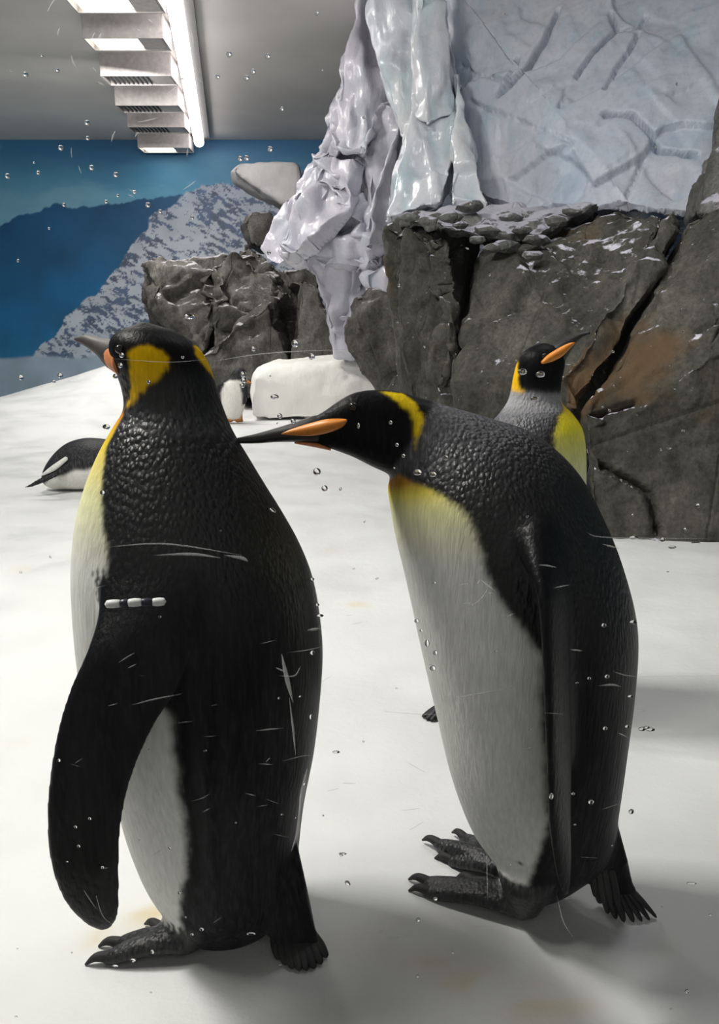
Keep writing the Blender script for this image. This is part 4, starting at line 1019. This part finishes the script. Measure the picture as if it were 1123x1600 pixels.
# dried film: faint vertical runs
tl_ = t.n('ShaderNodeBsdfTranslucent'); tl_.inputs[0].default_value = (0.9, 0.9, 0.9, 1)
film = t.noise(t.coords((26, 1, 1.4)), 3.0, 5, 0.65); blot = t.noise(t.coords(), 5.0, 4, 0.6)
fac = t.math('MULTIPLY', t.ramp(film, [(0.42, 0.10), (0.75, 1.0)]), t.ramp(blot, [(0.35, 0.003), (0.75, 0.022)]))
sz = t.n('ShaderNodeSeparateXYZ'); t.l(t.coords(), sz.inputs[0])
fac = t.math('MULTIPLY', fac, t.ramp(t.math('ADD', sz.outputs['Z'], t.math('MULTIPLY', blot, 0.25)), [(0.55, 1.0), (0.85, 0.15)]))
m2 = t.n('ShaderNodeMixShader'); t.l(fac, m2.inputs[0]); t.l(m1.outputs[0], m2.inputs[1]); t.l(tl_.outputs[0], m2.inputs[2])
t.l(m2.outputs[0], t.out.inputs['Surface'])
win = empty('window_1', (0, GY, 0), None, None); win['kind'] = 'structure'
mesh_obj('pane', *box_geo((-1.0, GY, 1.92), (14.0, 0.02, 3.84)), t.m, win, False)
t = NT('water'); t.val(Base_Color=(1, 1, 1, 1), Roughness=0.0, IOR=1.33); t.b.inputs['Transmission Weight'].default_value = 1.0
M_WATER = t.m
t = NT('scratch_frost'); ts = t.n('ShaderNodeBsdfTranslucent'); ts.inputs[0].default_value = (0.95, 0.95, 0.95, 1)
td = t.n('ShaderNodeBsdfTransparent'); mxs = t.n('ShaderNodeMixShader'); mxs.inputs[0].default_value = 0.22
t.l(td.outputs[0], mxs.inputs[1]); t.l(ts.outputs[0], mxs.inputs[2]); t.l(mxs.outputs[0], t.out.inputs['Surface'])
M_SCR = t.m
GF = GY + 0.0105      # wet face, on the penguins' side
dv, df = ball((0, 0, 0), 1.0)
drop_me = None
def drop(px, py, rpx, ax=1.0, rot=0.0):
    global drop_me
    p = W(px, py, GF); r = rpx / FPX * GF
    if drop_me is None:
        o = mesh_obj('water_drop', dv, df, M_WATER, None); drop_me = o.data
    else:
        o = bpy.data.objects.new('water_drop', drop_me); COL.objects.link(o)
    o.parent = win; o.location = Vector(p) - Vector(win.location)
    o.scale = (r * ax, r * 0.45, r / ax); o.rotation_euler = (0, rot, 0)
drops = [(358, 85, 4), (395, 112, 4), (418, 88, 4), (340, 120, 3), (385, 122, 4), (385, 247, 4), (422, 233, 4), (375, 248, 4), (231, 320, 4), (181, 273, 4), (143, 262, 4), (95, 231, 4), (136, 192, 4), (137, 216, 3), (40, 117, 4), (166, 315, 3), (296, 495, 6, 1.4), (461, 537, 6), (396, 545, 4), (487, 557, 5), (180, 588, 4), (94, 587, 4), (33, 590, 4),
         (380, 585, 5), (381, 594, 5), (379, 602, 4), (429, 620, 5, 1.3), (437, 650, 4), (458, 658, 4), (495, 737, 6), (507, 763, 5), (652, 738, 6, 1.2), (676, 741, 5, 1.2), (696, 715, 4), (816, 581, 6, 1.2), (844, 585, 6, 1.2), (835, 623, 5, 1.3), (190, 555, 4), (188, 571, 4), (232, 597, 3), (166, 667, 5, 1.2), (160, 770, 4), (426, 797, 4, 1.4, 0.5), (488, 905, 3), (500, 962, 4, 1.4), (496, 945, 3),
         (667, 1005, 5, 0.8), (676, 1044, 5, 1.1), (680, 1020, 4), (658, 985, 3), (651, 970, 4), (989, 972, 5, 1.3), (943, 977, 4), (948, 1057, 4), (1003, 1139, 5, 1.3), (1016, 1140, 5, 1.6), (985, 1088, 4, 1.4), (986, 1268, 5), (895, 1240, 3), (861, 1244, 5, 0.8), (923, 1253, 5), (525, 1175, 4, 1.6), (535, 1334, 4, 1.8), (543, 1380, 5, 1.2, 0.8), (533, 1336, 3), (653, 1437, 4), (652, 1525, 3), (1080, 1380, 5, 1.8),
         (1073, 1549, 4), (208, 1500, 5), (238, 1487, 4, 0.8), (180, 1509, 4, 1.4), (280, 1395, 3), (265, 1325, 3, 1.5, 0.7), (92, 1188, 3), (118, 1292, 3), (140, 1279, 3), (123, 1322, 3), (160, 1355, 3), (300, 1460, 3), (315, 1452, 4), (392, 1459, 5, 1.6), (486, 1120, 4, 0.8), (488, 1020, 4), (476, 1225, 3), (680, 1404, 4), (1090, 790, 4), (1070, 827, 3), (990, 840, 5, 1.6), (1050, 855, 4, 1.6), (1035, 843, 4),
         (1010, 1137, 4, 1.4), (945, 1138, 4), (920, 1060, 3), (980, 1135, 4, 1.2), (610, 660, 3), (620, 695, 3), (560, 665, 3, 0.7), (630, 712, 3), (300, 340, 3), (250, 330, 3), (420, 395, 3), (210, 300, 3), (90, 110, 3), (440, 170, 3), (495, 20, 3), (60, 270, 3), (100, 320, 3), (12, 275, 4)]
for d in drops: drop(*d)
rr = np.random.default_rng(5)
for _ in range(70):
    drop(rr.uniform(10, 1113), rr.uniform(20, 1590) ** 1.0, rr.uniform(1.4, 2.6), rr.uniform(0.8, 1.5), rr.uniform(-0.6, 0.6))
def scratch(pts, wpx):
    P = catmull(np.array([W(x, y, GF + 0.0012) for x, y in pts]), 10)
    V = []; n = len(P); wd = wpx / FPX * GF / 2
    T = np.gradient(P, axis=0)
    for i in range(n):
        tn = T[i] / np.linalg.norm(T[i]); s_ = np.array([-tn[2], 0, tn[0]]); k = wd * max(0.12, math.sin(math.pi * (i + 0.2) / (n - 0.6)))
        V += [P[i] - s_ * k, P[i] + [0, 0.0006, 0], P[i] + s_ * k]
    Fc = []
    for i in range(n - 1):
        for k in (0, 1): Fc.append((3 * i + k, 3 * i + k + 1, 3 * i + 4 + k, 3 * i + 3 + k))
    mesh_obj('scratch', V, Fc, M_SCR, win)
scr = [([(165, 855), (260, 850), (380, 868)], 3), ([(240, 868), (300, 866), (345, 872)], 5), ([(350, 868), (378, 872), (388, 878)], 6), ([(440, 1022), (448, 1060), (458, 1098)], 8), ([(446, 1050), (430, 1043)], 3), ([(436, 1056), (460, 1056), (470, 1040)], 3), ([(452, 1090), (458, 1140), (462, 1180)], 4),
       ([(205, 1102), (240, 1093), (285, 1084)], 3), ([(184, 1036), (200, 1026), (210, 1020)], 2), ([(400, 1142), (420, 1140), (442, 1138)], 3), ([(300, 1252), (316, 1247), (328, 1240)], 2), ([(315, 1270), (330, 1262)], 2), ([(440, 1190), (470, 1182), (490, 1180)], 2), ([(448, 1020), (480, 1016), (505, 1010)], 2),
       ([(480, 985), (500, 982)], 5), ([(750, 905), (762, 915), (775, 925)], 3), ([(730, 950), (752, 935), (770, 905)], 2), ([(745, 915), (750, 905)], 3), ([(840, 883), (855, 884), (870, 887)], 3), ([(955, 1048), (975, 1055), (1000, 1058)], 2), ([(935, 1072), (955, 1070), (970, 1073)], 4), ([(965, 1145), (980, 1152)], 3), ([(890, 1015), (910, 1017)], 3),
       ([(940, 850), (970, 858)], 3), ([(915, 832), (950, 840), (1123, 842)], 2), ([(470, 1240), (465, 1300), (455, 1330)], 6), ([(480, 1200), (472, 1240), (468, 1270)], 8), ([(760, 1320), (762, 1410)], 2), ([(870, 1400), (880, 1440), (895, 1465)], 2),
       ([(330, 565), (420, 552), (540, 546)], 2), ([(170, 560), (260, 566), (320, 562)], 1), ([(1000, 1058), (1060, 1056), (1123, 1056)], 2), ([(690, 1094), (740, 1085), (800, 1075)], 2), ([(940, 1265), (970, 1255)], 2), ([(600, 1112), (660, 1116), (690, 1116)], 2), ([(150, 1400), (160, 1430), (175, 1445)], 2), ([(130, 1390), (150, 1420)], 2)]
for k in range(34):
    a = rr.uniform(0, 2 * math.pi); R_ = rr.uniform(30, 140); cx, cy = (200, 70) if k % 3 else (245, 232)
    l_ = rr.uniform(0.12, 0.35)
    scr.append(([(cx + R_ * math.cos(a + q), cy + R_ * 0.9 * math.sin(a + q)) for q in (0, l_ / 2, l_)], rr.uniform(1.6, 3.2)))
for k in range(40):
    x, y = rr.uniform(100, 1000), rr.uniform(900, 1500); a = rr.normal(-0.2, 0.35); l_ = rr.uniform(8, 30)
    scr.append(([(x, y), (x + l_ / 2 * math.cos(a), y + l_ / 2 * math.sin(a)), (x + l_ * math.cos(a), y + l_ * math.sin(a))], rr.uniform(1.2, 2.6)))
for pts, w_ in scr: scratch(pts, w_)
